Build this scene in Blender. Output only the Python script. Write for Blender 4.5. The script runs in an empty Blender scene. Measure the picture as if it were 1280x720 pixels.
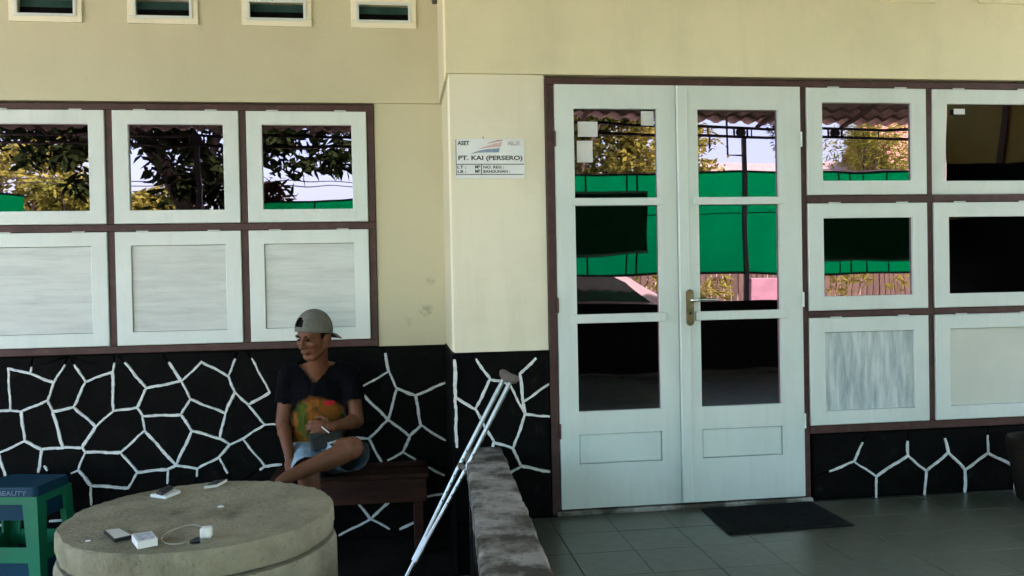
import bpy, bmesh, math, random
import numpy as np
from mathutils import Vector, Matrix
random.seed(7); rng = np.random.default_rng(7)
SC = bpy.context.scene
COL = SC.collection
# ------------------------------------------------------------------ camera
F = 1050.0                       # focal length in pixels of the 1280 x 720 photograph
YAW, PITCH, ROLL = 0.1318686, -0.01424886, 0.01926978
CAM = np.array([0.0, -4.4, 1.58])
def _rot(y, p, r):
    B = np.array([[1,0,0],[0,0,1],[0,-1,0]], float)
    Y = np.array([[math.cos(y),math.sin(y),0],[-math.sin(y),math.cos(y),0],[0,0,1]])
    P_ = np.array([[1,0,0],[0,math.cos(p),-math.sin(p)],[0,math.sin(p),math.cos(p)]])
    R_ = np.array([[math.cos(r),-math.sin(r),0],[math.sin(r),math.cos(r),0],[0,0,1]])
    return Y @ P_ @ B @ R_
RM = _rot(YAW, PITCH, ROLL)
cd = bpy.data.cameras.new('camera'); cam = bpy.data.objects.new('camera', cd); COL.objects.link(cam)
M = Matrix.Identity(4)
for i in range(3):
    M[i][0] = RM[i,0]; M[i][1] = -RM[i,1]; M[i][2] = -RM[i,2]; M[i][3] = CAM[i]
cam.matrix_world = M
cd.sensor_width = 36.0; cd.lens = F/1280*36.0; cd.clip_start = 0.05; cd.clip_end = 3000
SC.camera = cam
# ------------------------------------------------------------------ world, sun, exposure
SUN_AZ, SUN_EL = math.radians(42), math.radians(50)     # azimuth from +Y (behind the house) towards +X
w = bpy.data.worlds.new('World'); SC.world = w; w.use_nodes = True
nt = w.node_tree; nt.nodes.clear()
sky = nt.nodes.new('ShaderNodeTexSky'); sky.sky_type = 'NISHITA'; sky.sun_disc = False
sky.sun_elevation = SUN_EL; sky.sun_rotation = SUN_AZ; sky.dust_density = 4.0; sky.air_density = 1.0; sky.ozone_density = 1.6
bg = nt.nodes.new('ShaderNodeBackground'); bg.inputs['Strength'].default_value = 0.15
wo = nt.nodes.new('ShaderNodeOutputWorld')
nt.links.new(sky.outputs[0], bg.inputs[0]); nt.links.new(bg.outputs[0], wo.inputs[0])
sl = bpy.data.lights.new('sun', 'SUN'); sl.energy = 4.5; sl.angle = math.radians(0.5); sl.color = (1.0, 0.93, 0.82)
sun = bpy.data.objects.new('sun', sl); COL.objects.link(sun)
sd = Vector((math.sin(SUN_AZ)*math.cos(SUN_EL), math.cos(SUN_AZ)*math.cos(SUN_EL), math.sin(SUN_EL)))
sun.rotation_euler = sd.to_track_quat('Z', 'Y').to_euler(); sun.location = (0, 0, 30)
SC.view_settings.view_transform = 'Standard'; SC.view_settings.look = 'None'
SC.view_settings.gamma = 1.0; SC.view_settings.use_curve_mapping = False
SC.view_settings.exposure = 3.72
# ------------------------------------------------------------------ pixel helpers (a pixel gives a direction; the plane it touches gives the distance)
def ray(x, y): return RM @ np.array([(x-640)/F, (y-360)/F, 1.0])
def P(x, y, Y):                       # point of pixel on the vertical plane Y
    v = ray(x, y); return CAM + v*((Y-CAM[1])/v[1])
def G(x, y, z):                       # point of pixel on the level z
    v = ray(x, y); return CAM + v*((z-CAM[2])/v[2])
def RP(x, y, Yg, Yr):                 # point at depth Yr that the pane at Yg mirrors at the pixel
    v = ray(x, y); d = (Yg-CAM[1])+(Yg-Yr); q = CAM + v*(d/v[1]); q[1] = Yr; return q
# ------------------------------------------------------------------ materials
MATS = {}
def mat(name, c1, c2=None, rough=.6, scale=6.0, stretch=(1,1,1), bump=0.0, bscale=None, detail=5, spec=.5, metal=0.0, contrast=(.35,.65), rnd=0.0, coat=0.0, coords='Object'):
    if name in MATS: return MATS[name]
    m = bpy.data.materials.new(name); m.use_nodes = True; MATS[name] = m
    n = m.node_tree.nodes; l = m.node_tree.links; b = n['Principled BSDF']
    b.inputs['Roughness'].default_value = rough; b.inputs['Metallic'].default_value = metal
    b.inputs['Specular IOR Level'].default_value = spec; b.inputs['Coat Weight'].default_value = coat
    c2 = c2 or tuple(x*.8 for x in c1)
    tc = n.new('ShaderNodeTexCoord'); mp = n.new('ShaderNodeMapping'); mp.inputs['Scale'].default_value = stretch
    l.new(tc.outputs[coords], mp.inputs[0])
    nz = n.new('ShaderNodeTexNoise'); nz.inputs['Scale'].default_value = scale; nz.inputs['Detail'].default_value = detail; nz.inputs['Roughness'].default_value = .6
    l.new(mp.outputs[0], nz.inputs['Vector'])
    cr = n.new('ShaderNodeValToRGB'); cr.color_ramp.elements[0].position = contrast[0]; cr.color_ramp.elements[1].position = contrast[1]
    cr.color_ramp.elements[0].color = (*c2, 1); cr.color_ramp.elements[1].color = (*c1, 1)
    l.new(nz.outputs['Fac'], cr.inputs[0]); col = cr.outputs[0]
    if rnd:
        oi = n.new('ShaderNodeObjectInfo'); hs = n.new('ShaderNodeHueSaturation')
        mr = n.new('ShaderNodeMapRange'); mr.inputs[3].default_value = 1-rnd; mr.inputs[4].default_value = 1+rnd
        l.new(oi.outputs['Random'], mr.inputs[0]); l.new(mr.outputs[0], hs.inputs['Value']); l.new(col, hs.inputs['Color']); col = hs.outputs[0]
    l.new(col, b.inputs['Base Color'])
    if bump:
        nb = n.new('ShaderNodeTexNoise'); nb.inputs['Scale'].default_value = bscale or scale*6; nb.inputs['Detail'].default_value = 6
        l.new(mp.outputs[0], nb.inputs['Vector'])
        bp = n.new('ShaderNodeBump'); bp.inputs['Strength'].default_value = bump; bp.inputs['Distance'].default_value = .01
        l.new(nb.outputs['Fac'], bp.inputs['Height']); l.new(bp.outputs[0], b.inputs['Normal'])
    return m
def layer(m, colr, scale, lo, hi, amount, stretch=(1,1,1), kind='noise', detail=6):     # wear, grain and specks laid over the base colour
    n = m.node_tree.nodes; l = m.node_tree.links; b = n['Principled BSDF']; src = b.inputs['Base Color'].links[0].from_socket
    ge = n.new('ShaderNodeNewGeometry'); mp = n.new('ShaderNodeMapping'); mp.inputs['Scale'].default_value = stretch; l.new(ge.outputs['Position'], mp.inputs[0])
    if kind == 'noise':
        t = n.new('ShaderNodeTexNoise'); t.inputs['Scale'].default_value = scale; t.inputs['Detail'].default_value = detail; t.inputs['Roughness'].default_value = .65; l.new(mp.outputs[0], t.inputs['Vector']); out = t.outputs['Fac']
    else:
        wn = n.new('ShaderNodeTexNoise'); wn.inputs['Scale'].default_value = scale*2.5; l.new(mp.outputs[0], wn.inputs['Vector'])
        ma = n.new('ShaderNodeVectorMath'); ma.operation = 'MULTIPLY_ADD'; l.new(wn.outputs['Color'], ma.inputs[0]); ma.inputs[1].default_value = (.25,.25,.25); l.new(mp.outputs[0], ma.inputs[2])
        t = n.new('ShaderNodeTexVoronoi'); t.feature = 'DISTANCE_TO_EDGE'; t.inputs['Scale'].default_value = scale; l.new(ma.outputs[0], t.inputs['Vector']); out = t.outputs['Distance']
    mr = n.new('ShaderNodeMapRange'); mr.inputs[1].default_value = lo; mr.inputs[2].default_value = hi; mr.inputs[4].default_value = amount; l.new(out, mr.inputs[0]); fac = mr.outputs[0]
    if kind != 'noise':
        mk = n.new('ShaderNodeTexNoise'); mk.inputs['Scale'].default_value = .9; l.new(mp.outputs[0], mk.inputs['Vector']); mm = n.new('ShaderNodeMapRange'); mm.inputs[1].default_value = .52; mm.inputs[2].default_value = .62; l.new(mk.outputs['Fac'], mm.inputs[0])
        mu = n.new('ShaderNodeMath'); mu.operation = 'MULTIPLY'; l.new(fac, mu.inputs[0]); l.new(mm.outputs[0], mu.inputs[1]); fac = mu.outputs[0]
    mx = n.new('ShaderNodeMix'); mx.data_type = 'RGBA'; l.new(fac, mx.inputs[0]); l.new(src, mx.inputs[6]); mx.inputs[7].default_value = (*colr, 1); l.new(mx.outputs[2], b.inputs['Base Color'])
def overlay(m, colr, pos, rad, amount=.7, scale=25):       # a stain with a shape of its own at object coordinates pos
    n = m.node_tree.nodes; l = m.node_tree.links; b = n['Principled BSDF']
    src = b.inputs['Base Color'].links[0].from_socket
    tc = n.new('ShaderNodeTexCoord'); vm = n.new('ShaderNodeVectorMath'); vm.operation = 'DISTANCE'; vm.inputs[1].default_value = pos
    l.new(tc.outputs['Object'], vm.inputs[0])
    mr = n.new('ShaderNodeMapRange'); mr.inputs[1].default_value = rad; mr.inputs[2].default_value = 0; l.new(vm.outputs['Value'], mr.inputs[0])
    nz = n.new('ShaderNodeTexNoise'); nz.inputs['Scale'].default_value = scale; nz.inputs['Detail'].default_value = 4; l.new(tc.outputs['Object'], nz.inputs['Vector'])
    m2 = n.new('ShaderNodeMath'); m2.operation = 'MULTIPLY'; l.new(mr.outputs[0], m2.inputs[0]); l.new(nz.outputs['Fac'], m2.inputs[1])
    m3 = n.new('ShaderNodeMapRange'); m3.inputs[1].default_value = .22; m3.inputs[2].default_value = .5; m3.inputs[4].default_value = amount; l.new(m2.outputs[0], m3.inputs[0])
    mx = n.new('ShaderNodeMix'); mx.data_type = 'RGBA'; l.new(m3.outputs[0], mx.inputs[0]); l.new(src, mx.inputs[6]); mx.inputs[7].default_value = (*colr, 1)
    l.new(mx.outputs[2], b.inputs['Base Color'])
WALL = mat('cream_paint', (.575,.550,.375), (.535,.510,.345), rough=.75, scale=1.6, bump=.12, bscale=45, spec=.25)  # wall cream made darker; the dimmer left side is put into the colour
WALLR = mat('cream_paint_lit', (.82,.785,.61), (.78,.745,.57), rough=.7, scale=1.2, bump=.10, bscale=40, spec=.25)  # lighter copy of the cream; brighter light on the right put into colour
WALLU = mat('cream_paint_upper', (.79,.74,.50), (.75,.70,.465), rough=.75, scale=1.2, bump=.12, bscale=40, spec=.25)  # yellower upper cream, lightened to stand in for brighter light
TRIM = mat('white_gloss_paint', (.665,.735,.69), (.625,.695,.65), rough=.34, scale=4, bump=.07, bscale=30, stretch=(1,1,.4))
BROWN = mat('brown_paint', (.080,.037,.032), (.052,.024,.020), rough=.5, scale=14, bump=.12, bscale=60, spec=.3)
BLACK = mat('black_stone_paint', (.005,.005,.0046), (.0028,.0028,.0028), rough=.6, scale=9, bump=.35, bscale=35, spec=.04)
BLACKB = mat('black_joint_paint', (.005,.005,.005), (.003,.003,.003), rough=.8, scale=9, bump=.3, spec=.03)
WHITEL = mat('white_joint_paint', (.72,.74,.71), (.5,.52,.49), rough=.7, scale=22, bump=.4, bscale=90, contrast=(.25,.55))
CONC = mat('well_concrete', (.32,.295,.20), (.21,.19,.125), rough=.92, scale=5, bump=.9, bscale=55, spec=.2)
CEM = mat('cement_coping', (.36,.345,.31), (.20,.185,.155), rough=.92, scale=5.5, bump=.6, bscale=30, spec=.2)
FLOORT = mat('floor_tile', (.078,.088,.060), (.054,.061,.042), rough=.30, scale=5, bump=.14, bscale=24, rnd=.07, coords='Generated')
GROUT = mat('tile_grout', (.058,.066,.050), (.042,.048,.037), rough=.9, scale=20)
GROUND = mat('yard_ground', (.018,.016,.013), (.009,.008,.007), rough=.95, scale=3, bump=.6, bscale=30, spec=.04)
EARTH = mat('street_earth', (.42,.36,.30), (.30,.25,.20), rough=.95, scale=.6, bump=.5, bscale=8)
WOOD = mat('bench_wood', (.055,.021,.013), (.026,.011,.008), rough=.6, scale=5, stretch=(1,8,8), bump=.2, bscale=20, spec=.15)
TIMBER = mat('roof_timber', (.10,.065,.045), (.06,.04,.03), rough=.8, scale=5, stretch=(6,1,6))
ROOFT = mat('clay_roof', (.30,.23,.20), (.18,.135,.115), rough=.85, scale=6, bump=.3)
STEEL = mat('dark_steel', (.018,.017,.02), (.012,.012,.013), rough=.5, scale=10)
ALU = mat('aluminium', (.52,.54,.52), (.42,.44,.42), rough=.34, metal=1.0, scale=30, stretch=(1,1,.1))
PLAST = mat('black_plastic', (.012,.012,.013), (.008,.008,.009), rough=.35, scale=30)
WHITEP = mat('white_plastic', (.72,.72,.68), (.66,.66,.62), rough=.4, scale=30)
PAPER = mat('paper', (.68,.70,.68), (.58,.60,.58), rough=.8, scale=12)
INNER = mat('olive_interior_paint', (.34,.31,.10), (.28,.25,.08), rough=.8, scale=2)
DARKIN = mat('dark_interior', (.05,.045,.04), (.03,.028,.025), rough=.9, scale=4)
TEAL = mat('teal_board', (.030,.070,.062), (.018,.045,.040), rough=.8, spec=.1, scale=8)
BRASS = mat('brass_plate', (.40,.27,.17), (.20,.13,.08), rough=.35, metal=.9, scale=18, contrast=(.4,.7))
CHROME = mat('chrome', (.8,.8,.76), (.7,.7,.66), rough=.15, metal=1.0, scale=20)
SKIN = mat('skin', (.158,.064,.032), (.125,.050,.025), rough=.55, scale=9, bump=.08, bscale=120, spec=.22)
HAIR = mat('hair', (.008,.006,.005), (.004,.0035,.003), rough=.8, scale=60, spec=.05)
MATTE = mat('door_mat_rubber', (.010,.012,.011), (.006,.007,.007), rough=.95, spec=.1, scale=60, bump=.6, bscale=160)
STOOLG = mat('green_plastic', (.006,.165,.075), (.005,.13,.06), rough=.42, spec=.35, scale=3)
STOOLB = mat('blue_plastic', (.004,.042,.074), (.003,.032,.058), rough=.5, spec=.15, scale=3)
# lower panels: brushed, streaky white paint
PANL = mat('brushed_panel_h', (.61,.655,.615), (.51,.55,.52), rough=.42, scale=2.2, stretch=(1.0,1,9), bump=.1, bscale=8, contrast=(.32,.62))
PANV = mat('brushed_panel_v', (.60,.67,.66), (.27,.35,.37), rough=.45, scale=3.6, stretch=(8,1,1.1), bump=.1, bscale=8, contrast=(.30,.60))
PANC = mat('cream_panel', (.60,.63,.55), (.54,.57,.50), rough=.5, scale=3)
for w_m in (WALL, WALLR, WALLU):
    layer(w_m, (.42,.39,.26), .8, .48, .72, .30); layer(w_m, (.45,.42,.29), 2.2, .52, .75, .22, (2.5,2.5,.22)); layer(w_m, (.30,.27,.19), 26, .70, .76, .35)
layer(TRIM, (.46,.50,.46), 2.2, .50, .74, .35, (1,1,.6)); layer(TRIM, (.50,.55,.52), 30, .52, .70, .25, (1,1,.08)); layer(TRIM, (.22,.20,.16), 34, .72, .77, .45)
layer(BROWN, (.13,.075,.068), 18, .56, .70, .4); layer(CONC, (.09,.085,.055), 42, .60, .68, .55); layer(CONC, (.44,.42,.32), 90, .60, .70, .35); layer(CONC, (.13,.12,.075), 3.5, .50, .70, .5)
layer(CEM, (.07,.065,.05), 38, .58, .68, .6); layer(CEM, (.42,.42,.40), 7, .55, .72, .5); layer(CEM, (.045,.038,.026), 4.2, .44, .57, .92); layer(CEM, (.5,.5,.48), 26, .64, .72, .6)
layer(FLOORT, (.035,.040,.032), 2.2, .46, .72, .55); layer(FLOORT, (.12,.135,.115), 3.6, .54, .74, .45); layer(FLOORT, (.025,.028,.024), 55, .66, .72, .5)
layer(WHITEL, (.10,.10,.095), 40, .60, .70, .55); layer(BLACK, (.022,.021,.019), 12, .58, .74, .6); layer(PANC, (.48,.52,.46), 4, .45, .7, .4)
for w_m in (PANL, PANV): layer(w_m, (.37,.40,.38), 9, .50, .72, .5, (.5,1,6) if w_m is PANL else (6,1,.5)); layer(w_m, (.25,.28,.28), 40, .70, .78, .4)
layer(MATTE, (.03,.032,.029), 20, .55, .72, .4); layer(SKIN, (.12,.05,.026), 60, .52, .70, .4)
def glass_mat():
    m = bpy.data.materials.new('tinted_window_glass'); m.use_nodes = True
    n = m.node_tree.nodes; l = m.node_tree.links; n.clear()
    o = n.new('ShaderNodeOutputMaterial'); t = n.new('ShaderNodeBsdfTransparent'); t.inputs[0].default_value = (.09,.09,.075,1)
    g = n.new('ShaderNodeBsdfGlossy'); g.inputs['Roughness'].default_value = 0.0; g.inputs[0].default_value = (1,.79,.95,1)
    fr = n.new('ShaderNodeFresnel'); fr.inputs[0].default_value = 2.5
    tc = n.new('ShaderNodeTexCoord'); nz = n.new('ShaderNodeTexNoise'); nz.inputs['Scale'].default_value = 2.2; nz.inputs['Detail'].default_value = 1
    bp = n.new('ShaderNodeBump'); bp.inputs['Strength'].default_value = .07; bp.inputs['Distance'].default_value = .02
    l.new(tc.outputs['Object'], nz.inputs['Vector']); l.new(nz.outputs['Fac'], bp.inputs['Height']); l.new(bp.outputs[0], g.inputs['Normal'])
    mx = n.new('ShaderNodeMixShader'); l.new(fr.outputs[0], mx.inputs[0]); l.new(t.outputs[0], mx.inputs[1]); l.new(g.outputs[0], mx.inputs[2])
    l.new(mx.outputs[0], o.inputs[0]); return m
GLASS = glass_mat()
def translucent(name, c, tr=.5, c2=None):
    m = bpy.data.materials.new(name); m.use_nodes = True
    n = m.node_tree.nodes; l = m.node_tree.links; n.clear()
    o = n.new('ShaderNodeOutputMaterial'); d = n.new('ShaderNodeBsdfDiffuse'); t = n.new('ShaderNodeBsdfTranslucent')
    tc = n.new('ShaderNodeTexCoord'); nz = n.new('ShaderNodeTexNoise'); nz.inputs['Scale'].default_value = 1.7; nz.inputs['Detail'].default_value = 3
    cr = n.new('ShaderNodeValToRGB'); cr.color_ramp.elements[0].position = .3; cr.color_ramp.elements[1].position = .7
    cr.color_ramp.elements[0].color = (*(c2 or tuple(x*.6 for x in c)), 1); cr.color_ramp.elements[1].color = (*c, 1)
    l.new(tc.outputs['Object'], nz.inputs['Vector']); l.new(nz.outputs['Fac'], cr.inputs[0])
    l.new(cr.outputs[0], d.inputs[0]); l.new(cr.outputs[0], t.inputs[0])
    mx = n.new('ShaderNodeMixShader'); mx.inputs[0].default_value = tr
    l.new(d.outputs[0], mx.inputs[1]); l.new(t.outputs[0], mx.inputs[2]); l.new(mx.outputs[0], o.inputs[0]); return m
# ------------------------------------------------------------------ mesh builder
ORI = {}
def org(o):
    while o is not None and o.parent: o = o.parent
    return ORI.get(o.name, np.zeros(3)) if o is not None else np.zeros(3)
def setp(o, label=None, cat=None, group=None, kind=None):
    if label: o['label'] = label
    if cat: o['category'] = cat
    if group: o['group'] = group
    if kind: o['kind'] = kind
    return o
def thing(name, loc, label, cat, group=None):
    o = bpy.data.objects.new(name, None); COL.objects.link(o); o.location = loc; o.empty_display_size = .1
    ORI[o.name] = np.array(loc, float); return setp(o, label, cat, group)
class MB:
    def __init__(s): s.v = []; s.f = []; s.mi = []; s.sm = []
    def add(s, vs, fs, mi=0, sm=False):
        k = len(s.v); s.v += [tuple(map(float, x)) for x in vs]
        for f in fs: s.f.append([k+i for i in f]); s.mi.append(mi); s.sm.append(sm)
        return s
    def box(s, x0, x1, y0, y1, z0, z1, b=0.0, mi=0, X=None):
        c = np.array([(x0+x1)/2, (y0+y1)/2, (z0+z1)/2]); h = np.abs(np.array([x1-x0, y1-y0, z1-z0]))/2
        if b <= 0:
            vs = [c+h*np.array(t) for t in ((-1,-1,-1),(1,-1,-1),(1,1,-1),(-1,1,-1),(-1,-1,1),(1,-1,1),(1,1,1),(-1,1,1))]
            fs = [(0,3,2,1),(4,5,6,7),(0,1,5,4),(1,2,6,5),(2,3,7,6),(3,0,4,7)]
        else:
            b = min(b, .45*h.min()); vs = []; idx = {}
            for a in range(3):
                for sg in [(i,j,k) for i in (-1,1) for j in (-1,1) for k in (-1,1)]:
                    p = np.array(sg)*(h-b); p[a] = sg[a]*h[a]; idx[(a,sg)] = len(vs); vs.append(c+p)
            fs = []
            for a in range(3):
                o1, o2 = (a+1)%3, (a+2)%3
                for sa in (-1,1):
                    q = []
                    for s1, s2 in ((-1,-1),(1,-1),(1,1),(-1,1)):
                        g = [0,0,0]; g[a] = sa; g[o1] = s1; g[o2] = s2; q.append(idx[(a,tuple(g))])
                    fs.append(q if sa > 0 else q[::-1])
            for a in range(3):
                b2 = (a+1)%3; c2 = (a+2)%3
                for sa in (-1,1):
                    for sb in (-1,1):
                        def g(ax, sc):
                            t = [0,0,0]; t[a] = sa; t[b2] = sb; t[c2] = sc; return idx[(ax,tuple(t))]
                        fs.append([g(a,-1), g(a,1), g(b2,1), g(b2,-1)])
            for sg in [(i,j,k) for i in (-1,1) for j in (-1,1) for k in (-1,1)]:
                fs.append([idx[(0,sg)], idx[(1,sg)], idx[(2,sg)]])
        if X is not None: vs = [X @ Vector(v) for v in vs]
        return s.add(vs, fs, mi)
    def cyl(s, p0, p1, r0, r1=None, n=12, mi=0, sm=True, caps=True):
        r1 = r0 if r1 is None else r1
        p0 = np.array(p0, float); p1 = np.array(p1, float); d = p1-p0; d /= (np.linalg.norm(d)+1e-9)
        a = np.cross(d, (0,0,1.) if abs(d[2]) < .9 else (1.,0,0)); a /= np.linalg.norm(a); b = np.cross(d, a)
        vs = []
        for p, r in ((p0,r0),(p1,r1)):
            for i in range(n):
                t = 2*math.pi*i/n; vs.append(p+r*(math.cos(t)*a+math.sin(t)*b))
        s.add(vs, [(i,(i+1)%n,n+(i+1)%n,n+i) for i in range(n)], mi, sm)
        if caps: s.add(vs[:n], [list(range(n))[::-1]], mi); s.add(vs[n:], [list(range(n))], mi)
        return s
    def tube(s, pts, r, n=8, mi=0):
        pts = [np.array(p, float) for p in pts]; rs = r if hasattr(r, '__len__') else [r]*len(pts); vs = []; ref = None
        for i, p in enumerate(pts):
            d = pts[min(i+1,len(pts)-1)]-pts[max(i-1,0)]; d /= (np.linalg.norm(d)+1e-9)
            if ref is None: ref = np.cross(d, (0,0,1.) if abs(d[2]) < .9 else (1.,0,0))
            ref = ref-d*ref.dot(d); ref /= np.linalg.norm(ref); b = np.cross(d, ref)
            for k in range(n):
                t = 2*math.pi*k/n; vs.append(p+rs[i]*(math.cos(t)*ref+math.sin(t)*b))
        L = len(pts); fs = [(i*n+k, i*n+(k+1)%n, (i+1)*n+(k+1)%n, (i+1)*n+k) for i in range(L-1) for k in range(n)]
        s.add(vs, fs, mi, True); s.add(vs[:n], [list(range(n))[::-1]], mi); s.add(vs[-n:], [list(range(n))], mi); return s
    def ell(s, c, r, R=None, nu=16, nv=10, mi=0):
        c = np.array(c, float); r = np.array(r, float)*np.ones(3); vs = []
        for j in range(nv+1):
            ph = math.pi*j/nv
            for i in range(nu):
                t = 2*math.pi*i/nu; p = np.array([math.sin(ph)*math.cos(t), math.sin(ph)*math.sin(t), math.cos(ph)])*r
                vs.append(c+(R @ p if R is not None else p))
        fs = [(j*nu+i, (j+1)*nu+i, (j+1)*nu+(i+1)%nu, j*nu+(i+1)%nu) for j in range(nv) for i in range(nu)]
        return s.add(vs, fs, mi, True)
    def cone(s, p0, p1, r0, r1, n=14):          # rounded limb
        s.cyl(p0, p1, r0, r1, n); s.ell(p0, r0, nu=n, nv=8); s.ell(p1, r1, nu=n, nv=8); return s
    def prism(s, poly, axis_fn, t0, t1, mi=0):   # poly 2-D, axis_fn(u, v, t) -> xyz
        n = len(poly); vs = [axis_fn(u, v, t0) for u, v in poly]+[axis_fn(u, v, t1) for u, v in poly]
        fs = [list(range(n)), list(range(n, 2*n))[::-1]]+[(i,(i+1)%n,n+(i+1)%n,n+i) for i in range(n)]
        return s.add(vs, fs, mi)
    def lathe(s, prof, c, n=48, mi=0, jit=0.0):
        c = np.array(c, float); vs = []
        for r, z in prof:
            for i in range(n):
                t = 2*math.pi*i/n; rr = r*(1+jit*math.sin(5*t+z*9)*.5+jit*math.sin(11*t+2)*.5) if r > 0 else 0
                vs.append(c+np.array([rr*math.cos(t), rr*math.sin(t), z]))
        L = len(prof); fs = [(j*n+i, j*n+(i+1)%n, (j+1)*n+(i+1)%n, (j+1)*n+i) for j in range(L-1) for i in range(n)]
        s.add(vs, fs, mi, True); return s
    def mesh(s, name, mats, off=np.zeros(3), weld=True):
        me = bpy.data.meshes.new(name); me.from_pydata([tuple(np.array(v)-off) for v in s.v], [], s.f)
        for m in (mats if isinstance(mats, (list, tuple)) else [mats]): me.materials.append(m)
        me.polygons.foreach_set('material_index', s.mi); me.polygons.foreach_set('use_smooth', s.sm)
        if weld:
            bm = bmesh.new(); bm.from_mesh(me); bmesh.ops.remove_doubles(bm, verts=bm.verts, dist=1e-5)
            bmesh.ops.recalc_face_normals(bm, faces=bm.faces); bm.to_mesh(me); bm.free()
        if any(s.sm): me.set_sharp_from_angle(angle=math.radians(38))
        me.update(); return me
    def build(s, name, mats, parent=None, weld=True):
        if parent is not None:
            o = bpy.data.objects.new(name, s.mesh(name, mats, org(parent), weld)); COL.objects.link(o); o.parent = parent
        else:
            a = np.array(s.v); off = np.array([(a[:,0].min()+a[:,0].max())/2, (a[:,1].min()+a[:,1].max())/2, a[:,2].min()])
            o = bpy.data.objects.new(name, s.mesh(name, mats, off, weld)); COL.objects.link(o); o.location = off; ORI[o.name] = off
        return o
def inst(name, me, loc, parent, rot=None):
    o = bpy.data.objects.new(name, me); COL.objects.link(o); o.parent = parent; o.location = np.array(loc)-org(parent)
    if rot: o.rotation_euler = rot
    return o
def B(name, x0, x1, y0, y1, z0, z1, m, parent=None, b=.003): return MB().box(x0,x1,y0,y1,z0,z1,b).build(name, m, parent)
def apply_mods(o):
    dg = bpy.context.evaluated_depsgraph_get(); dg.update()
    me = bpy.data.meshes.new_from_object(o.evaluated_get(dg)); o.modifiers.clear(); o.data = me; return o
def text_mesh(s, fn, x0, z0, wid, hei, m, parent, name='lettering', bold=.028, thick=.0):
    cu = bpy.data.curves.new('t', 'FONT'); cu.body = s; cu.offset = bold; cu.resolution_u = 3
    o = bpy.data.objects.new('t', cu); COL.objects.link(o); dg = bpy.context.evaluated_depsgraph_get(); dg.update()
    me = bpy.data.meshes.new_from_object(o.evaluated_get(dg)); bpy.data.objects.remove(o)
    n = len(me.vertices); a = np.zeros(n*3); me.vertices.foreach_get('co', a); a = a.reshape(-1,3)
    mn, mx = a.min(0), a.max(0); off = org(parent)
    out = np.array([fn(x0+(p[0]-mn[0])/(mx[0]-mn[0])*wid, z0+(p[1]-mn[1])/(mx[1]-mn[1])*hei) for p in a])-off
    me.vertices.foreach_set('co', out.ravel()); me.materials.clear(); me.materials.append(m); me.update()
    q = bpy.data.objects.new(name, me); COL.objects.link(q); q.parent = parent; return q
# ================================================================== SETTING
YL = .7686                     # left wall plane; the right wall plane is Y = 0
ZP = .30                       # porch floor level, yard at 0
PX = .272                      # left edge of the projecting right wall
MB().box(-150,150,-260,40,-.4,-.02).build('street_ground', EARTH)['kind'] = 'structure'
yard = MB()
N1, N2 = 40, 44
vs = []; fs = []
for j in range(N2+1):
    for i in range(N1+1):
        x = -7+7.28*i/N1; y = -8.2+9.1*j/N2; vs.append((x, y, .006*math.sin(3.1*x+y)*math.sin(2.3*y-x)-.006))
for j in range(N2):
    for i in range(N1):
        a = j*(N1+1)+i; fs.append((a,a+1,a+N1+2,a+N1+1))
yard.add(vs, fs, 0, True); o = yard.build('yard_ground', GROUND); o['kind'] = 'structure'
porch = MB().box(.44, 7.8, -6.3, .12, -.3, ZP-.012).build('porch_floor', GROUT); porch['kind'] = 'structure'
tsz = .30; tm = MB().box(-tsz/2+.0009, tsz/2-.0009, -tsz/2+.0009, tsz/2-.0009, -.0118, 0, .0012).mesh('floor_tile', FLOORT)
cnt = 0
for j in range(21):
    for i in range(14):
        x = .60+.3*i+.0; y = -.185-.3*j
        if x > 4.6 or y < -6.1: continue
        q = inst('floor_tile', tm, (x+random.uniform(-.001,.001), y, ZP+random.uniform(-.0008,.0008)), porch); cnt += 1
# ================================================================== HOUSE
house = thing('house', (1.0, 1.0, 0), 'cream painted house with black stone dado, white double door and shuttered windows', 'house')
ZS, ZT = 2.641, 4.75           # the step in the plaster, top of the wall
ZD = 1.172
# --- left wall (plane YL)
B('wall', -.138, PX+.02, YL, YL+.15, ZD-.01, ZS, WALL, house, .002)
B('wall', -6.5, -2.442, YL, YL+.15, ZD-.01, ZS, WALL, house, .002)
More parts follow.
